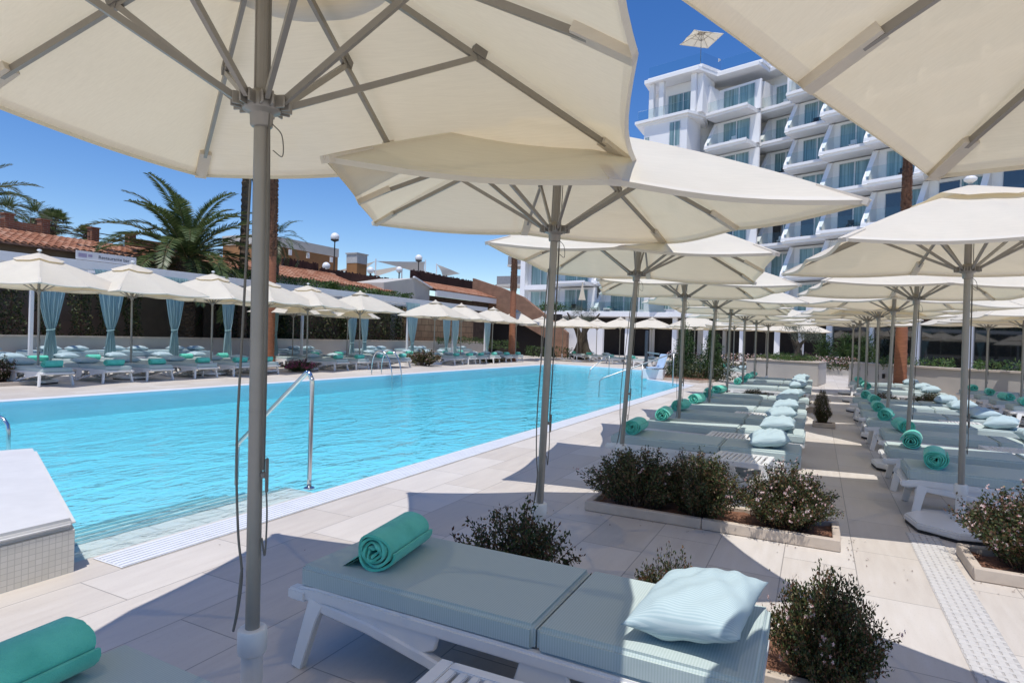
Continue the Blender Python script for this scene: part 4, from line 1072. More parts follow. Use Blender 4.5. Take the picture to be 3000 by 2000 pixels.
# ------------------------------------------------------------------ rails, ladder, lift
def arc(c, r, a0, a1, ax1, ax2, n=8):
    c, ax1, ax2 = map(lambda q: np.array(q, float), (c, ax1, ax2))
    return [c + r*(math.cos(a)*ax1 + math.sin(a)*ax2) for a in np.linspace(a0, a1, n)]
def make_rails():
    t = thing('pool_handrail', 'shiny steel handrail rising from the near pool edge and sloping into the water', 'handrail', (-4.27, 4.3, 0))
    b = MB(); d = np.array([-1.05, .02, -.88]); d /= np.linalg.norm(d)
    top = np.array([0, 0, 1.10]); path = [(0, 0, 0.0), (0, 0, .5), (0, 0, .98)]
    path += [(-.012, 0, 1.045), (-.035, 0, 1.085), (-.065, 0, 1.095), (-.10, .001, 1.075)]
    path += [tuple(np.array([-.10, .001, 1.075]) + d*s) for s in (.3, .6, .9, 1.14)]
    e = np.array(path[-1]); path += [tuple(e + (-.03, 0, -.04)), tuple(e + (-.045, 0, -.10)), tuple(e + (-.045, 0, -.45))]
    b.tube(sm(path, 5), .0215, 14); b.build('rail', M['steel'], t, smooth=True)
    b = MB(); b.lathe([(.05, .002), (.052, .008), (.04, .016), (.024, .02)], 20); b.build('floor_flange', M['steel'], t, smooth=True, auto=30)
    t = thing('step_handrail', 'curved steel rail end standing in the water at the left edge', 'handrail', (-8.55, 3.77, 0))
    b = MB(); b.tube([(0, 0, -.41), (0, 0, .18), (-.02, -.005, .27), (-.08, -.02, .33), (-.2, -.05, .37), (-.9, -.2, .50), (-1.6, -.36, .62)], .021, 12); b.build('rail', M['steel'], t, smooth=True)
    t = thing('pool_ladder', 'chrome pool ladder with two arched rails on the far side of the pool', 'pool ladder', (-14.1, 17.3, 0))
    for s in (-1, 1):
        b = MB(); y = s*.27
        b.tube(sm([(0, y, 0), (.0, y, .35), (.06, y, .62), (.18, y, .80), (.36, y, .86), (.55, y, .80), (.72, y, .60), (.84, y, .3), (.9, y, 0), (.92, y, -.4)]), .021, 10); b.build('rail', M['steel'], t, smooth=True)
    b = MB()
    for z in (-.25, -.5): b.bx((.88, -.27, z), (.96, .27, z + .03))
    b.build('tread', M['steel'], t)
    t = thing('entry_handrail', 'long grey handrail sloping down into the far corner of the pool', 'handrail', (-4.35, 20.3, 0))
    b = MB(); b.tube([(.1, .75, 1.12), (0, .6, 1.12), (-2.0, -.8, .22), (-2.1, -.87, .12), (-2.12, -.88, -.5)], .022, 10); b.tube([(0, .6, 0), (0, .6, 1.12)], .02, 8); b.tube([(-.9, -.03, -.5), (-.9, -.03, .71)], .02, 8); b.build('rail', M['steel_dull'], t, smooth=True)
    t = thing('small_handrail', 'short bent handrail dipping into the far end of the pool', 'handrail', (-9.3, 29.4, 0))
    b = MB(); b.tube([(-.5, -1.6, -.4), (-.45, -1.5, .05), (-.05, -.2, .72), (0, 0, .78), (.3, .8, .55)], .022, 8); b.tube([(0, 0, -.4), (0, 0, .78)], .02, 8); b.build('rail', M['steel_dull'], t, smooth=True)
    t = thing('pool_lift', 'pool lift with a dark post and a pale blue seat at the far pool corner', 'pool lift', (-6.1, 24.1, 0))
    b = MB(); b.lathe([(.10, .002), (.10, .03), (.07, .035), (.07, 1.85), (.05, 1.92)], 14); b.build('post', plain('dark_grey_metal', (.05, .055, .065), .4), t, smooth=True, auto=30)
    b = MB(); b.bar((0, 0, 1.05), (.55, -.15, 1.0), .06, .06); b.bar((.5, -.14, 1.0), (.5, -.14, .42), .05, .05); b.build('arm', M['steel_dull'], t)
    b = MB(); b.bar((.25, -.45, .46), (.55, .0, .46), .44, .05); b.bar((.55, .0, .46), (.68, .16, 1.0), .44, .05, up=(.6, .8, 0)); b.build('seat', M['chair_blue'], t, bevel=.02)
    b = MB(); b.bx((-.1, -.3, .003), (.75, .1, .40)); b.build('lift_plinth', M['white_paint'], t, bevel=.02)
make_rails()

# ------------------------------------------------------------------ across the pool: low wall, pergola, curtains
def left_side():
    t = thing('terrace_wall', 'long low beige wall behind the loungers across the pool', 'low wall', (-22.75, 16, 0))
    b = MB(); b.bx((-.12, -21, 0), (.12, 25, 1.0)); b.build('wall', M['grey_beige_wall'], t)
    b = MB(); b.bx((-.16, -21.02, 1.002), (.16, 25.02, 1.06)); b.build('coping', M['kerb'], t)
    b = MB(); b.grid([[(-24.4, -5, .90), (-24.4, 41, .90)], [(-22.88, -5, .90), (-22.88, 41, .90)]]); struct(b.build('raised_soil', M['soil']))
    p = thing('pergola', 'white timber pergola with long flat beam across the pool', 'pergola', (-20.35, 16, 0))
    b = MB(); b.bx((-.05, -20, 3.16), (.05, 20.5, 3.44)); b.build('front_beam', M['white_paint'], p, bevel=.01)
    b = MB(); b.bx((-2.25, -20, 3.16), (-2.15, 20.5, 3.44)); b.build('rear_beam', M['white_paint'], p)
    b = MB()
    for k in range(41): b.bx((-2.149, -19.9 + k, 3.22), (-.051, -19.82 + k, 3.38))
    b.build('rafters', M['white_paint'], p)
    for y in (-9.5, -6.55, -4.3, -2.1, .1, 3.8, 7.0, 8.0, 11.5, 15.5, 16.2, 20.3):
        b = MB(); b.bx((-.045, y - .045, 0), (.045, y + .045, 3.159)); b.build('post', M['white_paint'], p)
    GCt = 'pale blue tied curtains on the pergola'
    C = [(9.92, .95, 1.28, 'first from the left edge'), (11.62, .98, 1.30, 'second from the left, below the restaurant sign'), (13.78, .82, 1.36, 'third from the left'), (15.95, .66, 1.40, 'just left of the foreground pole'), (18.2, .5, 1.3, 'narrow, just right of the red palm trunk'), (22.95, .80, .95, 'left one of the pair behind the pool ladder'), (23.85, .75, 1.0, 'right one of the pair behind the pool ladder'), (27.85, 1.25, .95, 'gathered with a ruffled top, above the round pale shrub'), (31.35, .9, .7, 'left one of the far pair'), (32.35, .9, .7, 'right one of the far pair'), (36.5, 1.0, .7, 'last one, near the stone block wall')]
    for i, (y, w, tz, lb) in enumerate(C):
        b = MB(); G = []; nz, nw = 26, 49
        for a in range(nz + 1):
            z = 3.2 - (3.2 - .12)*a/nz
            if z > tz: q = (z - tz)/(3.2 - tz); hw = .085 + (w*.56 - .085)*q**.75
            else: q = (tz - z)/max(.1, tz - .12); hw = .085 + .13*math.sin(q*PI/2)
            row = []
            for j in range(nw):
                u = -1 + 2*j/(nw - 1); amp = .035*(1 if z > tz else .8)
                row.append((.09 + amp*math.sin(j*1.55 + i) + .02*math.sin(j*.6 + a*.3), u*hw + .02*math.sin(a*.5 + i)*(1 - abs(u)), z))
            G.append(row)
        t = thing('curtain', 'pale blue curtain across the pool, ' + lb, 'curtain', (-20.35, y, 0), 0, GCt)
        b.grid(G); b.build('drape', M['blue_curtain'], t, smooth=True)
        b = MB(); b.tube([(.09 + .075*math.cos(a), .105*math.sin(a), tz + .02*math.sin(a)) for a in np.linspace(0, 2*PI, 18)], .018, 6, cap=False); b.build('tie', M['blue_curtain'], t, smooth=True)
    s = thing('restaurant_sign', 'white sign board with dark lettering on top of the pergola', 'sign', (-20.42, 11.55, 3.60))
    b = MB(); b.bx((-.02, -.92, -.135), (.02, .92, .135)); b.build('board', M['sign'], s, bevel=.004)
    cu = bpy.data.curves.new('lettering', 'FONT'); cu.body = 'Restaurante bar'; cu.size = .15; cu.extrude = .002; cu.align_x = 'LEFT'; cu.materials.append(M['ink'])
    tmp = bpy.data.objects.new('lettering_curve', cu); COL.objects.link(tmp); bpy.context.view_layer.update(); me = bpy.data.meshes.new_from_object(tmp.evaluated_get(bpy.context.evaluated_depsgraph_get())); bpy.data.objects.remove(tmp)
    if not me.materials: me.materials.append(M['ink'])
    o = bpy.data.objects.new('lettering', me); COL.objects.link(o); o.parent = s; o.rotation_euler = (PI/2, 0, PI/2); o.location = (.023, -.28, -.05)
    b = MB(); b.bx((.021, -.86, -.06), (.024, -.62, .06)); b.bx((.021, -.58, -.03), (.024, -.46, .05)); b.build('emblem', plain('faded_lilac', (.32, .28, .40), .7), s)
    # tall clipped climbers and hedges behind the wall
    for i, (y, w) in enumerate([(9.5, .5), (10.2, .55), (11.2, .5), (12.2, .55), (13.05, .42), (13.95, .42), (8.6, .6)]):
        t = thing('climber_column', ['column of dark green climber behind the low wall, far left', 'second column of dark green climber behind the low wall', 'third column of dark green climber, left of the second curtain', 'fourth column of dark green climber, right of the second curtain', 'fifth column of dark green climber, left of the third curtain', 'sixth column of dark green climber, right of the third curtain', 'column of dark green climber cut by the left edge'][i], 'climbing plant', (-23.35, y + (y-8)*.04, .9), 0, 'columns of climber behind the low wall')
        b = MB(); b.tube([(0, 0, 0), (0, 0, 2)], .03, 6); b.build('stem', M['twig'], t)
        clump('foliage', [((0, 0, 1.2), (.5, w, 2.5))], 1500, .10, 'leaf_dark', parent=t, seed=60 + i)
    clump('tall_hedge', [((-23.6, 20.0, 2.0), (.6, 3.6, 2.4)), ((-23.6, 24.0, 2.0), (.7, 4.6, 2.5)), ((-23.6, 28.7, 1.9), (.6, 5.0, 2.5))], 9500, .15, 'leaf_dark', 'tall dark hedge behind the low wall across the pool', 'hedge', seed=70)
    t = thing('hedge_backing', 'dark boarding behind the tall hedge across the pool', 'fence', (-24.1, 23.5, 0)); b = MB(); b.bx((-.05, -5.8, .9), (.05, 7.2, 3.3)); b.build('boards', M['brown_wall'], t)
    clump('ivy_mass', [((-22.6, 20.5, 3.72), (.9, 7, .5)), ((-22.4, 27, 3.66), (.8, 6.5, .42))], 5200, .12, 'leaf_ivy', 'bright green ivy spilling along the top of the pergola', 'climbing plant', seed=71)
    t = thing('stone_wall', 'wall of large sandstone blocks at the far end of the pergola', 'stone wall', (-23.4, 35.0, 0)); b = MB(); b.bx((-.3, -3.6, 0), (.3, 4.4, 3.1)); b.build('blocks', M['stone_block'], t, bevel=.03)
    clump('rockery_plants', [((-20.9, 34.5, 1.15), (.5, 6, .35)), ((-20.6, 39.5, .9), (.8, 4, .5)), ((-17.8, 41.5, .45), (3.4, 1.2, .7))], 2600, .12, 'leaf_green', 'low green plants along the wall by the stone blocks', 'plants', seed=72)
left_side()
def daybeds():
    t = thing('daybed', 'daybed', 'daybed'); b = MB(); b.bx((-.85, -.8, .002), (.85, .8, .42)); b.build('base', M['white_paint'], t, bevel=.02)
    b = MB(); b.bx((-.83, -.78, .422), (.83, .78, .60)); b.build('mattress', M['cushion_far'], t, bevel=.03)
    for i, (y, w) in enumerate([(8.4, 'at the left edge'), (10.75, 'between the first and second curtains'), (12.7, 'between the second and third curtains'), (14.9, 'between the third and fourth curtains'), (20.6, 'left of the curtain pair'), (25.9, 'right of the curtain pair'), (29.7, 'left of the far curtain pair'), (34.4, 'nearest the stone block wall')]):
        place(t, (-21.5, y, 0), 0, 'white cushioned daybed under the pergola, ' + w, 'daybeds under the pergola')
        for k in (-.38, .36): place(PIL, (-21.2 + .1*k, y + k, .60 + .085), R(8*k), 'striped pillow, ' + ('left' if k < 0 else 'right') + ' one on the daybed ' + w, 'pillows on the daybeds')
daybeds()

# ------------------------------------------------------------------ terracotta buildings
def tiles(b, y0, y1, xe, ze, xr, zr, w=.235, l=.42, seed=0):
    """barrel tiles from eave (xe, ze) up to ridge (xr, zr) along y"""
    rs = random.Random(seed); n = int((y1-y0)/w); run = math.hypot(xr-xe, zr-ze); rows = int(run/l) + 1
    d = np.array([(xr-xe)/run, 0, (zr-ze)/run]); up = np.array([-d[2]*np.sign(d[0])*1.0, 0, abs(d[0])])
    up = np.array([d[2]*(1 if d[0] < 0 else -1), 0, abs(d[0])])
    for i in range(n):
        yc = y0 + (i + .5)*w + rs.uniform(-.006, .006)
        for k in range(rows):
            a = np.array([xe, yc, ze]) + d*k*l; L = l*1.12; lift = .022
            pts = []
            for e, rr, lf in ((0, w*.40, lift), (L, w*.36, 0)):
                for j in range(6):
                    t = PI*j/5; pts.append(a + d*e + np.array([0, math.cos(t)*rr*1.0, 0]) + up*(math.sin(t)*rr*.75 + lf + .01))
            pts += [a + np.array([0, math.cos(PI*j/5)*w*.30, 0]) + up*(math.sin(PI*j/5)*w*.2 + lift) for j in range(6)]
            b.add(pts, [[j, j+1, 7+j, 6+j] for j in range(5)] + [[j+1, j, 12+j, 13+j] for j in range(5)], 0)
    q = np.array([0, 0, 0])
    b.add([(xe, y0, ze), (xe, y1, ze), (xr, y1, zr), (xr, y0, zr)], [[0, 1, 2, 3]], 1)
    b.add([(xe, y0, ze - .06), (xe, y1, ze - .06), (xr, y1, zr - .06), (xr, y0, zr - .06)], [[3, 2, 1, 0]], 1)
    b.add([(xe, y0, ze), (xe, y1, ze), (xe, y1, ze - .06), (xe, y0, ze - .06)], [[3, 2, 1, 0]], 1)
def buildings():
    t = thing('restaurant_building', 'low building with a terracotta barrel tile roof and brick roof terrace across the pool', 'building', (0, 0, 0))
    b = MB(); b.bx((-34, -4, 0), (-24.8, 18.4, 4.2)); b.build('wall', M['house_wall'], t)
    b = MB(); tiles(b, -2, 18.4, -24.35, 4.14, -26.9, 4.80, seed=1); b.build('tiled_roof', [M['roof_tile'], M['roof_tile2']], t)
    b = MB()
    b.bx((-27.6, -4, 4.5), (-27.3, 19.5, 4.92)); b.bx((-27.6, 4, 4.92), (-27.32, 13.0, 5.28)); b.bx((-27.6, 16.6, 4.92), (-27.32, 19.5, 5.35))
    b.build('terrace_parapet', M['red_brick'], t)
    for y in (11.9, 13.1, 14.95, 16.5):
        b = MB(); b.bx((-27.64, y - .15, 4.9), (-27.30, y + .15, 5.5)); b.bx((-27.68, y - .19, 5.501), (-27.26, y + .19, 5.55)); b.build('brick_pier', M['red_brick'], t)
    b = MB()
    for z in (5.12, 5.32): b.bx((-27.48, 13.1, z), (-27.44, 16.5, z + .035))
    b.build('terrace_rail', plain('dark_rail', (.05, .03, .025), .6), t)
    t = thing('annexe_building', 'second low terracotta roof with a hipped end, right of the red palm trunk', 'building', (0, 0, 0))
    b = MB(); b.bx((-32, 18.45, 0), (-24.8, 29, 4.18)); b.build('wall', M['cream_wall'], t)
    b = MB(); tiles(b, 18.45, 28.6, -24.45, 4.16, -26.8, 4.92, seed=2); b.build('tiled_roof', [M['roof_tile'], M['roof_tile2']], t)
    b = MB(); tiles(b, 28.65, 31.2, -24.0, 4.05, -25.6, 4.5, seed=3); b.build('lower_tiled_roof', [M['roof_tile'], M['roof_tile2']], t)
    b = MB()
    for k in range(26): b.tube([(-26.85, 18.5 + k*.39, 4.97), (-26.85, 18.5 + k*.39 + .42, 4.95)], [.11, .10], 8)
    b.build('ridge_tiles', M['roof_tile'], t)
    t = thing('gable_building', 'cream gabled building with a white fascia and weathered tile roof', 'building', (0, 0, 0))
    b = MB(); b.prism_dir([(-24.25, 30.2, 0), (-24.25, 35.2, 0), (-24.25, 35.2, 4.66), (-24.25, 33.3, 5.2), (-24.25, 30.2, 4.62)], (-3.2, 0, 0)); b.build('gable_wall', M['cream_wall'], t)
    b = MB(); b.bar((-24.16, 33.2, 5.27), (-24.16, 35.3, 4.70), .16, .10); b.bar((-24.16, 35.25, 4.66), (-24.16, 35.25, 3.9), .16, .16); b.build('verge', M['white_paint'], t)
    b = MB(); b.bx((-27, 35.4, 0), (-24.4, 47.4, 4.2)); b.build('wall', M['brown_wall'], t)
    b = MB(); b.bx((-23.82, 35.32, 4.15), (-23.68, 47.6, 4.56)); b.build('fascia', M['white_paint'], t)
    b = MB(); tiles(b, 35.3, 47.6, -23.7, 4.58, -25.5, 5.18, seed=4); b.build('tiled_roof', [M['roof_tile'], M['roof_tile2']], t)
    for i, (y0, y1, x, z0, z1, lb) in enumerate([(24.8, 27.6, -27.2, 4.6, 5.55, 'dark brown screen on the roof, first and tallest part'), (27.65, 36.6, -27.1, 4.6, 5.32, 'dark brown screen on the roof, long middle part'), (36.65, 50.3, -27.0, 4.9, 6.22, 'dark brown screen on the roof above the weathered tiles')]):
        t = thing('brushwood_screen', lb, 'fence', (x, (y0+y1)/2, 0), 0, 'brushwood screens on the roofs'); b = MB(); L = (y1-y0)/2; rs = random.Random(i)
        b.bx((-.04, -L, z0), (.04, L, z1 - .05)); k = int(2*L/.12)
        for j in range(k): b.bar((rs.uniform(-.03, .03), -L + .06 + j*.12, z1 - .3), (rs.uniform(-.05, .05), -L + .06 + j*.12 + rs.uniform(-.05, .05), z1 + rs.uniform(-.06, .07)), .1, .05, up=(1, 0, 0))
        b.build('screen', M['heather'], t)
    t = thing('ochre_house', 'ochre rendered roof house with a pale parapet behind the terracotta roofs', 'building', (-39.5, 37, 0))
    b = MB(); b.bx((-3, -4.2, 0), (1.5, 3.9, 8.0)); b.build('wall', M['ochre_wall'], t)
    b = MB(); b.bx((-3.05, -4.25, 8.002), (1.55, 3.95, 8.75)); b.build('parapet', M['cream_wall'], t)
    for y in (-1.6, .3, 3.0):
        b = MB(); b.bx((1.5, y - .12, 7.45), (1.66, y + .12, 7.9)); b.build('wall_lamp', M['white_paint'], t)
    t = thing('chimney_stack', 'square ochre chimney with a pale grey cap standing alone on the roof', 'chimney', (-34, 38.8, 4.6))
    b = MB(); b.bx((-.55, -.6, 0), (.55, .6, 2.45)); b.build('shaft', M['ochre_wall'], t); b = MB(); b.bx((-.56, -.62, 2.46), (.56, .62, 3.2)); b.bx((-.62, -.7, 3.201), (.62, .7, 3.3)); b.build('cap', plain('pale_cap', (.45, .45, .44), .7), t)
    for i, (x, y, z, r, h, lb) in enumerate([(-34, 36.2, 8.85, .34, 4, 'tall globe lamp with a dark collar above the ochre house'), (-34, 47.4, 8.65, .34, 4, 'tall globe lamp beside the shade sails'), (-27.6, 28.7, 5.55, .24, .8, 'white globe lamp at the foot of the ochre house'), (-27.6, 32.9, 5.75, .24, .8, 'white globe lamp between the chimney and the sails'), (-27.6, 36.1, 6.15, .24, .8, 'white globe lamp on the brown screen below the sails')]):
        t = thing('globe_lamp', lb, 'lamp', (x, y, z), 0, 'globe lamps on the roofs')
        b = MB(); b.lathe([(r*math.sin(a) + 1e-4, -r*math.cos(a)) for a in np.linspace(.0, PI, 14)], 18); b.build('globe', M['globe'], t, smooth=True)
        b = MB(); b.tube([(0, 0, -h), (0, 0, -r*.9)], .045, 8); b.lathe([(.05, -r*1.15), (r*.95 if h > 1 else .12, -r*.75), (r*.9 if h > 1 else .11, -r*.55), (.04, -r*.5)], 16); b.build('lamp_post', M['black_tray'], t, smooth=True, auto=30)
    t = thing('shade_sails', 'pale shade sails strung on poles behind the roofs', 'shade sail', (-36, 48, 0)); k = 0
    for tri in ([(0, -9.5, 6.5), (0, -4.4, 7.95), (-3, -3, 7.0)], [(0, -4.4, 7.95), (0, 3.3, 8.85), (0, 3.5, 7.5)], [(0, -5, 7.0), (0, 3.3, 8.85), (-3, -1, 6.9)], [(0, 5.4, 8.85), (0, 10.1, 8.35), (0, 6.6, 7.6)], [(0, 3.4, 7.9), (1, 10, 7.3), (-3, 6, 7.2)]):
        b = MB(); A, Bq, Cq = [np.array(p, float) for p in tri]; G = []
        for i in range(9):
            u = i/8; row = []
            for j in range(9):
                v = j/8; p = A*(1-u) + (Bq*(1-v) + Cq*v)*u; c = (A + Bq + Cq)/3; s = 4*u*v*(1-v) + 2*u*(1-u); p = p + (c - p)*.10*s; p[0] += .5*u*(1-u); row.append(p)
            G.append(row)
        b.grid(G); b.build('sail', M['sail'], t, smooth=True)
    for (y, z) in ((-4.4, 8.15), (3.35, 9.05), (-.5, 8.3), (5.4, 8.9)):
        b = MB(); b.tube([(0, y, 3.5), (0, y, z)], .06, 8); b.build('pole', M['white_paint'], t)
    t = thing('satellite_dish', 'white satellite dish beside the big date palm', 'satellite dish', (-23.7, 18.25, 4.25)); b = MB()
    b.lathe([(.001, .0), (.2, .03), (.36, .09), (.43, .14), (.42, .15), (.34, .11), (.19, .05), (.001, .02)], 24); d = b.build('reflector', M['white_paint'], t, smooth=True); d.rotation_euler = (R(72), R(8), R(-35))
    b = MB(); b.tube([(0, 0, -.5), (0, 0, 0)], .03, 8); b.bx((-.15, -.2, -.55), (.15, .2, -.15)); b.build('mount', M['white_paint'], t)
    # brown stone stair wall
    t = thing('stair_wall', 'sloping brown stone stair wall left of the hotel', 'stair wall', (0, 44, 0)); b = MB()
    b.prism_dir([(-26, 0, 6.3), (-23.2, 0, 5.45), (-21.3, 0, 4.72), (-17.4, 0, 1.95), (-17.4, 0, .0), (-18.2, 0, .0), (-18.8, 0, 1.28), (-21.55, 0, 2.65), (-26, 0, 4.0)], (0, .5, 0)); b.build('balustrade', M['brown_stone'], t)
    b = MB(); b.bx((-26, .8, 0), (-18.3, 1.2, 3.4)); b.build('recess_shade', M['dark_room'], t)  # slab coloured near-black to stand in for the shade under the stair
    t = thing('wing_foundation', 'white block beneath the left wing of the hotel', 'wall', (-20, 47, 0)); b = MB(); b.bx((-3.2, 0, 0), (4.5, .4, 2.9)); b.build('wall', M['white_wall'], t)
    clump('yellow_bush', [((-19.6, 46, 4.0), (2.6, 1.2, .8))], 1200, .14, 'leaf_ivy', 'yellow green bush on top of the stair wall', 'bush', seed=90, shape='ball')
    # right planter wall
    t = thing('planter_wall', 'long angled pale planter wall at the right with plants on top', 'low wall', (0, 0, 0)); b = MB()
    pts = [(1.05, 25.6), (3.4, 22.95), (5.2, 21.75), (9.5, 19.2), (9.8, 19.7), (5.5, 22.25), (3.75, 23.4), (1.45, 26.0)]
    b.prism(pts, 0, .90); b.build('wall', M['grey_beige_wall'], t, bevel=.01)
    b = MB(); b.prism([(1.02, 25.58), (3.38, 22.9), (5.18, 21.7), (9.5, 19.14), (9.86, 19.72), (5.54, 22.3), (3.78, 23.46), (1.46, 26.06)], .902, .96); b.build('coping', M['kerb'], t)
    b = MB(); b.box((2.05, 24.38, .55), (.03, .1, .16), rot=Matrix.Rotation(R(-41), 3, 'Z')); b.build('wall_light', M['black_tray'], t)
    clump('wall_plants', [((3.0, 24.6, 1.0), (2.0, 1.6, .3)), ((5.6, 22.9, 1.02), (2.6, 1.2, .34)), ((8.2, 21.3, 1.02), (2.6, 1.2, .36))], 3600, .11, 'leaf_ivy', 'green plants growing along the top of the angled planter wall', 'plants', seed=91, asp=.3)
buildings()

# ------------------------------------------------------------------ hotel
def hotel():
    t = thing('hotel_building', 'white terraced hotel with stepped balconies and slanted fins', 'hotel', (0, 0, 0))
    UN = [((-9.8, 57.1), (-6.05, 55.6)), ((-5.3, 57.8), (-2.35, 56.5)), ((-3.0, 54.8), (.3, 53.4)), ((-.4, 51.9), (2.9, 50.4)), ((2.45, 49.6), (6.0, 47.9)), ((5.3, 47.4), (8.8, 45.7)), ((8.2, 45.2), (11.7, 43.5)), ((11.1, 43.0), (14.6, 41.3)), ((14.0, 40.8), (17.5, 39.1))]
    LW = [((-25.2, 57.9), (-20.8, 56.9)), ((-20.2, 57.9), (-15.6, 57.0))]
    Z0, FH = 4.2, 3.0
    slab_i = [0]
    def unit(P, Q, z, top=False, rich=True):
        P = np.array(P); Q = np.array(Q); L = np.linalg.norm(Q-P); u = (Q-P)/L; n = np.array([u[1], -u[0]])
        W = lambda a, d: tuple(P + u*a + n*(-d))
        j = .003*(slab_i[0] % 5); slab_i[0] += 1
        b = MB(); b.prism([W(0, 0), W(L, 0), W(L, 5), W(0, 5)], z - .14 + j, z + .0 + j); b.prism([W(.0, .14), W(L, .14), W(L, 4.9), W(.0, 4.9)], z - .34 + j, z - .142 + j)
        b.prism([W(.02, 0.02), W(L - .02, .02), W(L - .02, .12), W(.02, .12)], z + .002 + j, z + .10 + j)
        b.build('balcony_slab', M['white_wall'], t)
        b = MB(); b.prism([W(-.02, 1.75), W(L + .3, 1.75), W(L + .3, 1.95), W(-.02, 1.95)], z + .01, z + FH - .43); b.build('back_wall', M['white_wall'], t)
        if top: prof = [(0.25, z + .02), (.25, z + FH - .43), (4, z + FH - .43), (4, z + .02)]
        else: prof = [(-.02, z - .18), (.10, z + .25), (1.65, z + FH - .43), (4.5, z + FH - .43), (4.5, z - .18)]
        b = MB(); pts = [(*W(-.02, d), zz) for d, zz in prof]; b.prism_dir(pts, (*(u*.36), 0)); b.build('slanted_fin', M['white_wall'], t)
        a0, a1 = (L*.22, L*.86) if not top else (L*.2, L*.95)
        h0, h1 = z + .08, z + 2.38
        b = MB(); nn = 2; gw = (a1-a0)/nn
        for k in range(nn):
            s0, s1 = a0 + k*gw, a0 + (k+1)*gw
            for (c0, c1, e0, e1) in ((s0, s0 + .05, h0, h1), (s1 - .05, s1, h0, h1), (s0 + .05, s1 - .05, h0, h0 + .05), (s0 + .05, s1 - .05, h1 - .05, h1)):
                b.prism([W(c0, 1.69), W(c1, 1.69), W(c1, 1.75), W(c0, 1.75)], e0, e1)
        w = b.build('window', M['frame'], t)
        b = MB(); dk = slab_i[0] % 7 == 3
        for k in range(nn):
            s0, s1 = a0 + k*gw + .05, a0 + (k+1)*gw - .05
            b.prism([W(s0, 1.715), W(s1, 1.715), W(s1, 1.735), W(s0, 1.735)], h0 + .05, h1 - .05, 1 if (dk and k == 0) else 0)
        b.build('pane', [M['pane'], M['dark_glass']], w)
        b = MB(); b.prism([W(.25, .05), W(L - .02, .05), W(L - .02, .065), W(.25, .065)], z + .17, z + 1.0); r = b.build('railing_glass', M['clear'], t)
        if slab_i[0] % 2 == 0:
            b = MB(); c = W(L*.55, 1.0); b.prism([W(L*.5, .8), W(L*.62, .8), W(L*.62, 1.15), W(L*.5, 1.15)], z + .42, z + .46)
            for a, d in ((.51, .83), (.61, .83), (.51, 1.12), (.61, 1.12)): b.prism([W(L*a, d), W(L*a + .03, d), W(L*a + .03, d + .03), W(L*a, d + .03)], z + .01, z + .42)
            b.prism([W(L*.5, 1.16), W(L*.62, 1.16), W(L*.62, 1.2), W(L*.5, 1.2)], z + .46, z + .85)
            b.build('balcony_chair', M['white_paint'] if slab_i[0] % 4 else M['black_tray'], t)
    for i, (P, Q) in enumerate(UN):
        for f in range(0, 7):
            if i < 2 and f == 0: pass
            unit(P, Q, Z0 + FH*f, top=(f == 6))
    for P, Q in LW:
        for f in range(5): unit(P, Q, Z0 + FH*f)
    # solid core
    core = [(-15.3, 60.0), (-11.0, 59.0), (-9.2, 60.2), (-4.7, 60.2), (-2.2, 58.6), (-1.2, 57.0), (1.5, 54.3), (4.3, 52.3), (7.2, 50.2), (10, 48), (13, 45.8), (16, 43.6), (19, 41.6), (24, 52), (6, 70), (-15.3, 70)]
    b = MB(); b.prism(core, 3.78, 26.0); b.build('core_wall', M['white_wall'], t)
    b = MB(); b.prism([(-25, 60.4), (-15.4, 59.6), (-15.4, 70), (-25, 70)], 3.79, 18.8); b.build('wing_wall', M['white_wall'], t)
    # flush corner block
    b = MB(); b.prism([(-15.3, 56.9), (-11.1, 55.8), (-10.4, 58.4), (-15.3, 59.5)], 3.77, 22.0); b.build('corner_wall', M['white_wall'], t)
    def flush_window(P, Q, a0, a1, z0, z1, off=.0):
        P = np.array(P); Q = np.array(Q); L = np.linalg.norm(Q-P); u = (Q-P)/L; n = np.array([u[1], -u[0]]); W = lambda a, d: tuple(P + u*a + n*(-d))
        b = MB()
        for (c0, c1, e0, e1) in ((a0, a0 + .06, z0, z1), (a1 - .06, a1, z0, z1), (a0 + .06, a1 - .06, z0, z0 + .06), (a0 + .06, a1 - .06, z1 - .06, z1), ((a0+a1)/2 - .03, (a0+a1)/2 + .03, z0 + .06, z1 - .06)):
            b.prism([W(c0, -.05 + off), W(c1, -.05 + off), W(c1, off), W(c0, off)], e0, e1)
        w = b.build('window', M['frame'], t); b = MB()
        b.prism([W(a0 + .06, -.03 + off), W((a0+a1)/2 - .03, -.03 + off), W((a0+a1)/2 - .03, -.01 + off), W(a0 + .06, -.01 + off)], z0 + .06, z1 - .06)
        b.prism([W((a0+a1)/2 + .03, -.03 + off), W(a1 - .06, -.03 + off), W(a1 - .06, -.01 + off), W((a0+a1)/2 + .03, -.01 + off)], z0 + .06, z1 - .06)
        b.build('pane', M['pane'], w)
    for f in range(5, 6): pass
    for z in (4.4, 7.4, 10.4, 13.4, 16.4, 19.3):
        flush_window((-15.3, 56.9), (-11.1, 55.8), 2.6, 3.7, z, z + 2.3); flush_window((-15.3, 56.9), (-11.1, 55.8), .1, .6, z, z + 1.4)
    # top corner suite: slab, posts, deep window, roof
    b = MB(); b.prism([(-16.2, 56.75), (-11.0, 55.35), (-9.75, 57.1), (-9.9, 60), (-16.2, 60)], 22.005, 22.25); b.prism([(-16.0, 57.0), (-11.05, 55.6), (-9.95, 57.2), (-10, 60), (-16, 60)], 21.8, 22.003); b.build('corner_slab', M['white_wall'], t)
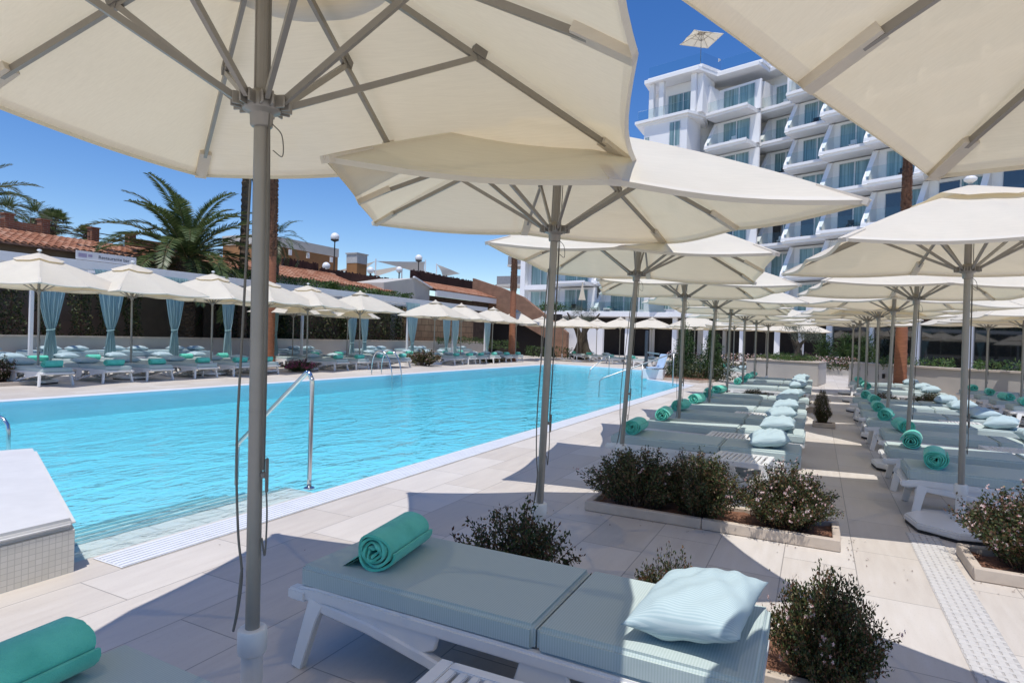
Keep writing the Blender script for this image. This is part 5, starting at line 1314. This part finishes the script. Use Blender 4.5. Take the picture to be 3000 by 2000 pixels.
    for (x, y) in ((-15.0, 57.1), (-14.0, 56.85), (-10.95, 56.1)):
        b = MB(); b.prism([(x, y), (x + .45, y - .12), (x + .55, y + .3), (x + .1, y + .42)], 22.26, 25.7); b.build('corner_post', M['white_wall'], t)
    b = MB(); b.prism([(-10.4, 56.3), (-9.9, 56.2), (-9.3, 58.8), (-9.9, 58.9)], 22.26, 25.7)
    b.build('side_wall', M['white_wall'], t)
    b = MB(); b.prism([(-13.9, 58.3), (-10.0, 57.3), (-9.9, 57.7), (-13.8, 58.7)], 22.26, 25.7); b.build('suite_wall', M['white_wall'], t)
    flush_window((-13.9, 58.3), (-10.0, 57.3), .5, 3.6, 22.3, 24.8)
    b = MB(); b.prism([(-15.9, 56.75), (-11.0, 55.45), (-10.98, 55.47), (-10.97, 55.48), (-15.9, 56.78)], 22.26, 23.15); b.build('corner_railing', M['clear'], t)
    b = MB(); roof = [(-15.4, 56.75), (-10.2, 55.4), (-8.9, 57.55), (-5.3, 56.45), (-4.6, 58.4), (-2.3, 56.6), (-2.6, 55.0), (.5, 53.2), (.0, 52.1), (3.2, 50.3), (2.6, 49.7), (6.2, 47.8), (5.5, 47.4), (9, 45.6), (8.4, 45.2), (12, 43.4), (11.3, 43), (15, 41), (18, 39), (24, 50), (6, 68), (-15.4, 68)]
    b.prism(roof, 25.72, 26.05); rin = [(x*1.0 + (.25 if i < 20 else 0), y + .35) for i, (x, y) in enumerate(roof)]
    b.prism(rin, 26.052, 26.32); b.build('roof_slab', M['white_wall'], t)
    b = MB(); q = rin
    for i in range(3):
        p0, p1 = np.array(q[i]) + (0, .2), np.array(q[i+1]) + (0, .2); e = (p1-p0)/np.linalg.norm(p1-p0); m = np.array([-e[1], e[0]])*.02; p0 = p0 + e*.03; p1 = p1 - e*.03; b.bar((*p0, 26.87), (*p1, 26.87), .015, 1.06)
    b.build('roof_railing', M['clear'], t)
    b = MB(); b.bx((-4.6, 60, 26.3), (-1.5, 63, 28.0)); b.build('roof_hut', plain('brown_hut', (.22, .10, .06), .8), t); b = MB(); b.tube([(-4.8, 59.2, 26.3), (-4.8, 59.2, 29.5)], .12, 8); b.build('flue', M['white_paint'], t)
    # left wing tower
    b = MB(); P = (-29.6, 60.4); Q = (-25.7, 59.9)
    b.prism([(-29.6, 60.4), (-29.0, 60.3), (-29.0, 61.6), (-29.6, 61.7)], 0, 16.2); b.prism([(-26.2, 59.95), (-25.6, 59.9), (-25.5, 61.2), (-26.1, 61.3)], 0, 16.2)
    b.prism([(-29.5, 61.3), (-25.6, 60.8), (-25.5, 69), (-29.5, 69)], 0, 16.2)
    for z in (4.2, 7.2, 10.2, 13.2, 16.0): b.prism([(-29.0, 60.36), (-26.2, 59.99), (-26.1, 61.2), (-29.0, 61.5)], z - .5, z)
    b.build('tower_wall', M['white_wall'], t)
    for z in (4.25, 7.25, 10.25, 13.25): flush_window((-29.5, 61.25), (-25.6, 60.75), .9, 3.4, z, z + 2.35)
    for (x0, z) in ((-34, 7.6), (-32.6, 9.9)):
        b = MB(); b.bx((x0, 63, z - .25), (-29.6, 66, z)); b.build('side_balcony', M['cream_wall'], t)
        b = MB(); b.bx((x0 + .04, 63.03, z + .02), (-29.7, 63.06, z + .95)); b.bx((x0 + .04, 63.07, z + .02), (x0 + .07, 65.9, z + .95)); b.build('side_railing', plain('grey_mesh', (.25, .25, .26), .5), t)
    # terrace over the ground floor, columns, dark recess
    b = MB(); b.prism([(-30, 58.0), (-24.5, 56.6), (-9.5, 56.0), (-1.5, 53.0), (6.5, 46.2), (12, 42.2), (16, 44), (-2, 62), (-30, 63)], 3.75, 4.19); b.build('terrace_slab', M['white_wall'], t)
    b = MB(); b.prism([(-24.5, 56.65), (-9.5, 56.05), (-9.5, 56.08), (-24.5, 56.68)], 4.2, 5.15); b.prism([(-9.5, 56.06), (-1.5, 53.06), (-1.5, 53.09), (-9.5, 56.09)], 4.2, 5.15); b.build('terrace_railing', M['clear'], t)
    for k, (x, y) in enumerate([(-16.5, 56.8), (-12.0, 56.6), (-9.2, 56.4), (-6.0, 55.2), (-3.2, 54.2), (-1.4, 53.4)]):
        b = MB(); b.prism([(x, y), (x + .42, y), (x + .42, y + .42), (x, y + .42)], 0, 3.74); b.build('column', M['white_wall'], t)
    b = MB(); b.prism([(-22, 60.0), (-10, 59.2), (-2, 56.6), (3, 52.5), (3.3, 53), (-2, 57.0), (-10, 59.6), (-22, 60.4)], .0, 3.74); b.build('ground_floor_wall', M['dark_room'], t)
    for k in range(7):
        x = -17 + k*2.3; b = MB(); b.bx((x, 59.2 - .12*k - (.35*(k-3) if k > 3 else 0), .05), (x + .5, 59.3 - .12*k - (.35*(k-3) if k > 3 else 0), 3.2)); b.build('pale_door', M['cream_wall'], t)
    # restaurant front at the right
    A, Bp = np.array((.6, 43.2)), np.array((15.2, 32.6)); L = np.linalg.norm(Bp-A); u = (Bp-A)/L; n = np.array([u[1], -u[0]]); W = lambda a, d: tuple(A + u*a - n*d)
    b = MB()
    for k in range(7): b.prism([W(k*2.6 + .3, 0), W((k+1)*2.6 - .1, 0), W((k+1)*2.6 - .1, .03), W(k*2.6 + .3, .03)], .1, 3.7)
    b.build('restaurant_glass', M['dark_glass'], t)
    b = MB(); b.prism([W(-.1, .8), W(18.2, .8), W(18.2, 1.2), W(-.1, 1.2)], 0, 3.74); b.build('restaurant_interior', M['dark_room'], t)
    for k in range(8):
        b = MB(); b.prism([W(k*2.6 - .1, -.12), W(k*2.6 + .29, -.12), W(k*2.6 + .29, .3), W(k*2.6 - .1, .3)], 0, 3.74); b.build('column', M['white_wall'], t)
    b = MB(); b.prism([W(-1, -.9), W(19, -.9), W(19, 6), W(-1, 6)], 3.742, 4.15); b.build('restaurant_roof', M['white_wall'], t)
hotel()
umb(-10.4, 57.3, R(37), 'single square parasol standing on the hotel roof against the sky', 'parasols on the hotel', 0, 0, 1.15, far=True, z=26.6)
umb(-13.2, 56.6, R(20), 'white parasol open on the first floor hotel terrace', 'parasols on the hotel', 0, 0, .85, far=True, z=4.2)
t = thing('folded_parasol', 'folded cream parasol on the first floor hotel terrace', 'parasol', (-21.0, 56.9, 4.2))
b = MB(); b.tube([(0, 0, 0), (0, 0, 2.9)], .03, 8); b.build('pole', M['taupe'], t)
b = MB(); G = []
for i in range(12):
    z = 2.85 - 1.7*i/11; r = .03 + .27*(i/11)**1.2; G.append([(r*(1 + .25*math.cos(8*a))*math.cos(a), r*(1 + .25*math.cos(8*a))*math.sin(a), z) for a in np.linspace(0, 2*PI, 49)])
b.grid(G); b.build('folded_cloth', M['canopy'], t, smooth=True)
for i, (x, y, w) in enumerate([(-20.0, 57.4, 'beside the folded parasol'), (-18.6, 57.4, 'right of the folded parasol'), (-15.0, 57.4, 'left of the open terrace parasol')]):
    t2 = lounger(x, y, R(95), 'on the hotel terrace ' + w, 'sun loungers on the hotel terrace', z=4.2, tx=1.2, px=1.6)
def ban_flat():
    pass
_l = {}
for o in bpy.data.objects:
    if 'label' in o and o.get('category'):
        n = len(o['label'].replace(',', '').split())
        if n > 16 or n < 4: print('LABELLEN', n, o['label'])
        _l.setdefault(o['label'], []).append(o.name)
for k, v in _l.items():
    if len(v) > 1: print('DUPLABEL', k, v)
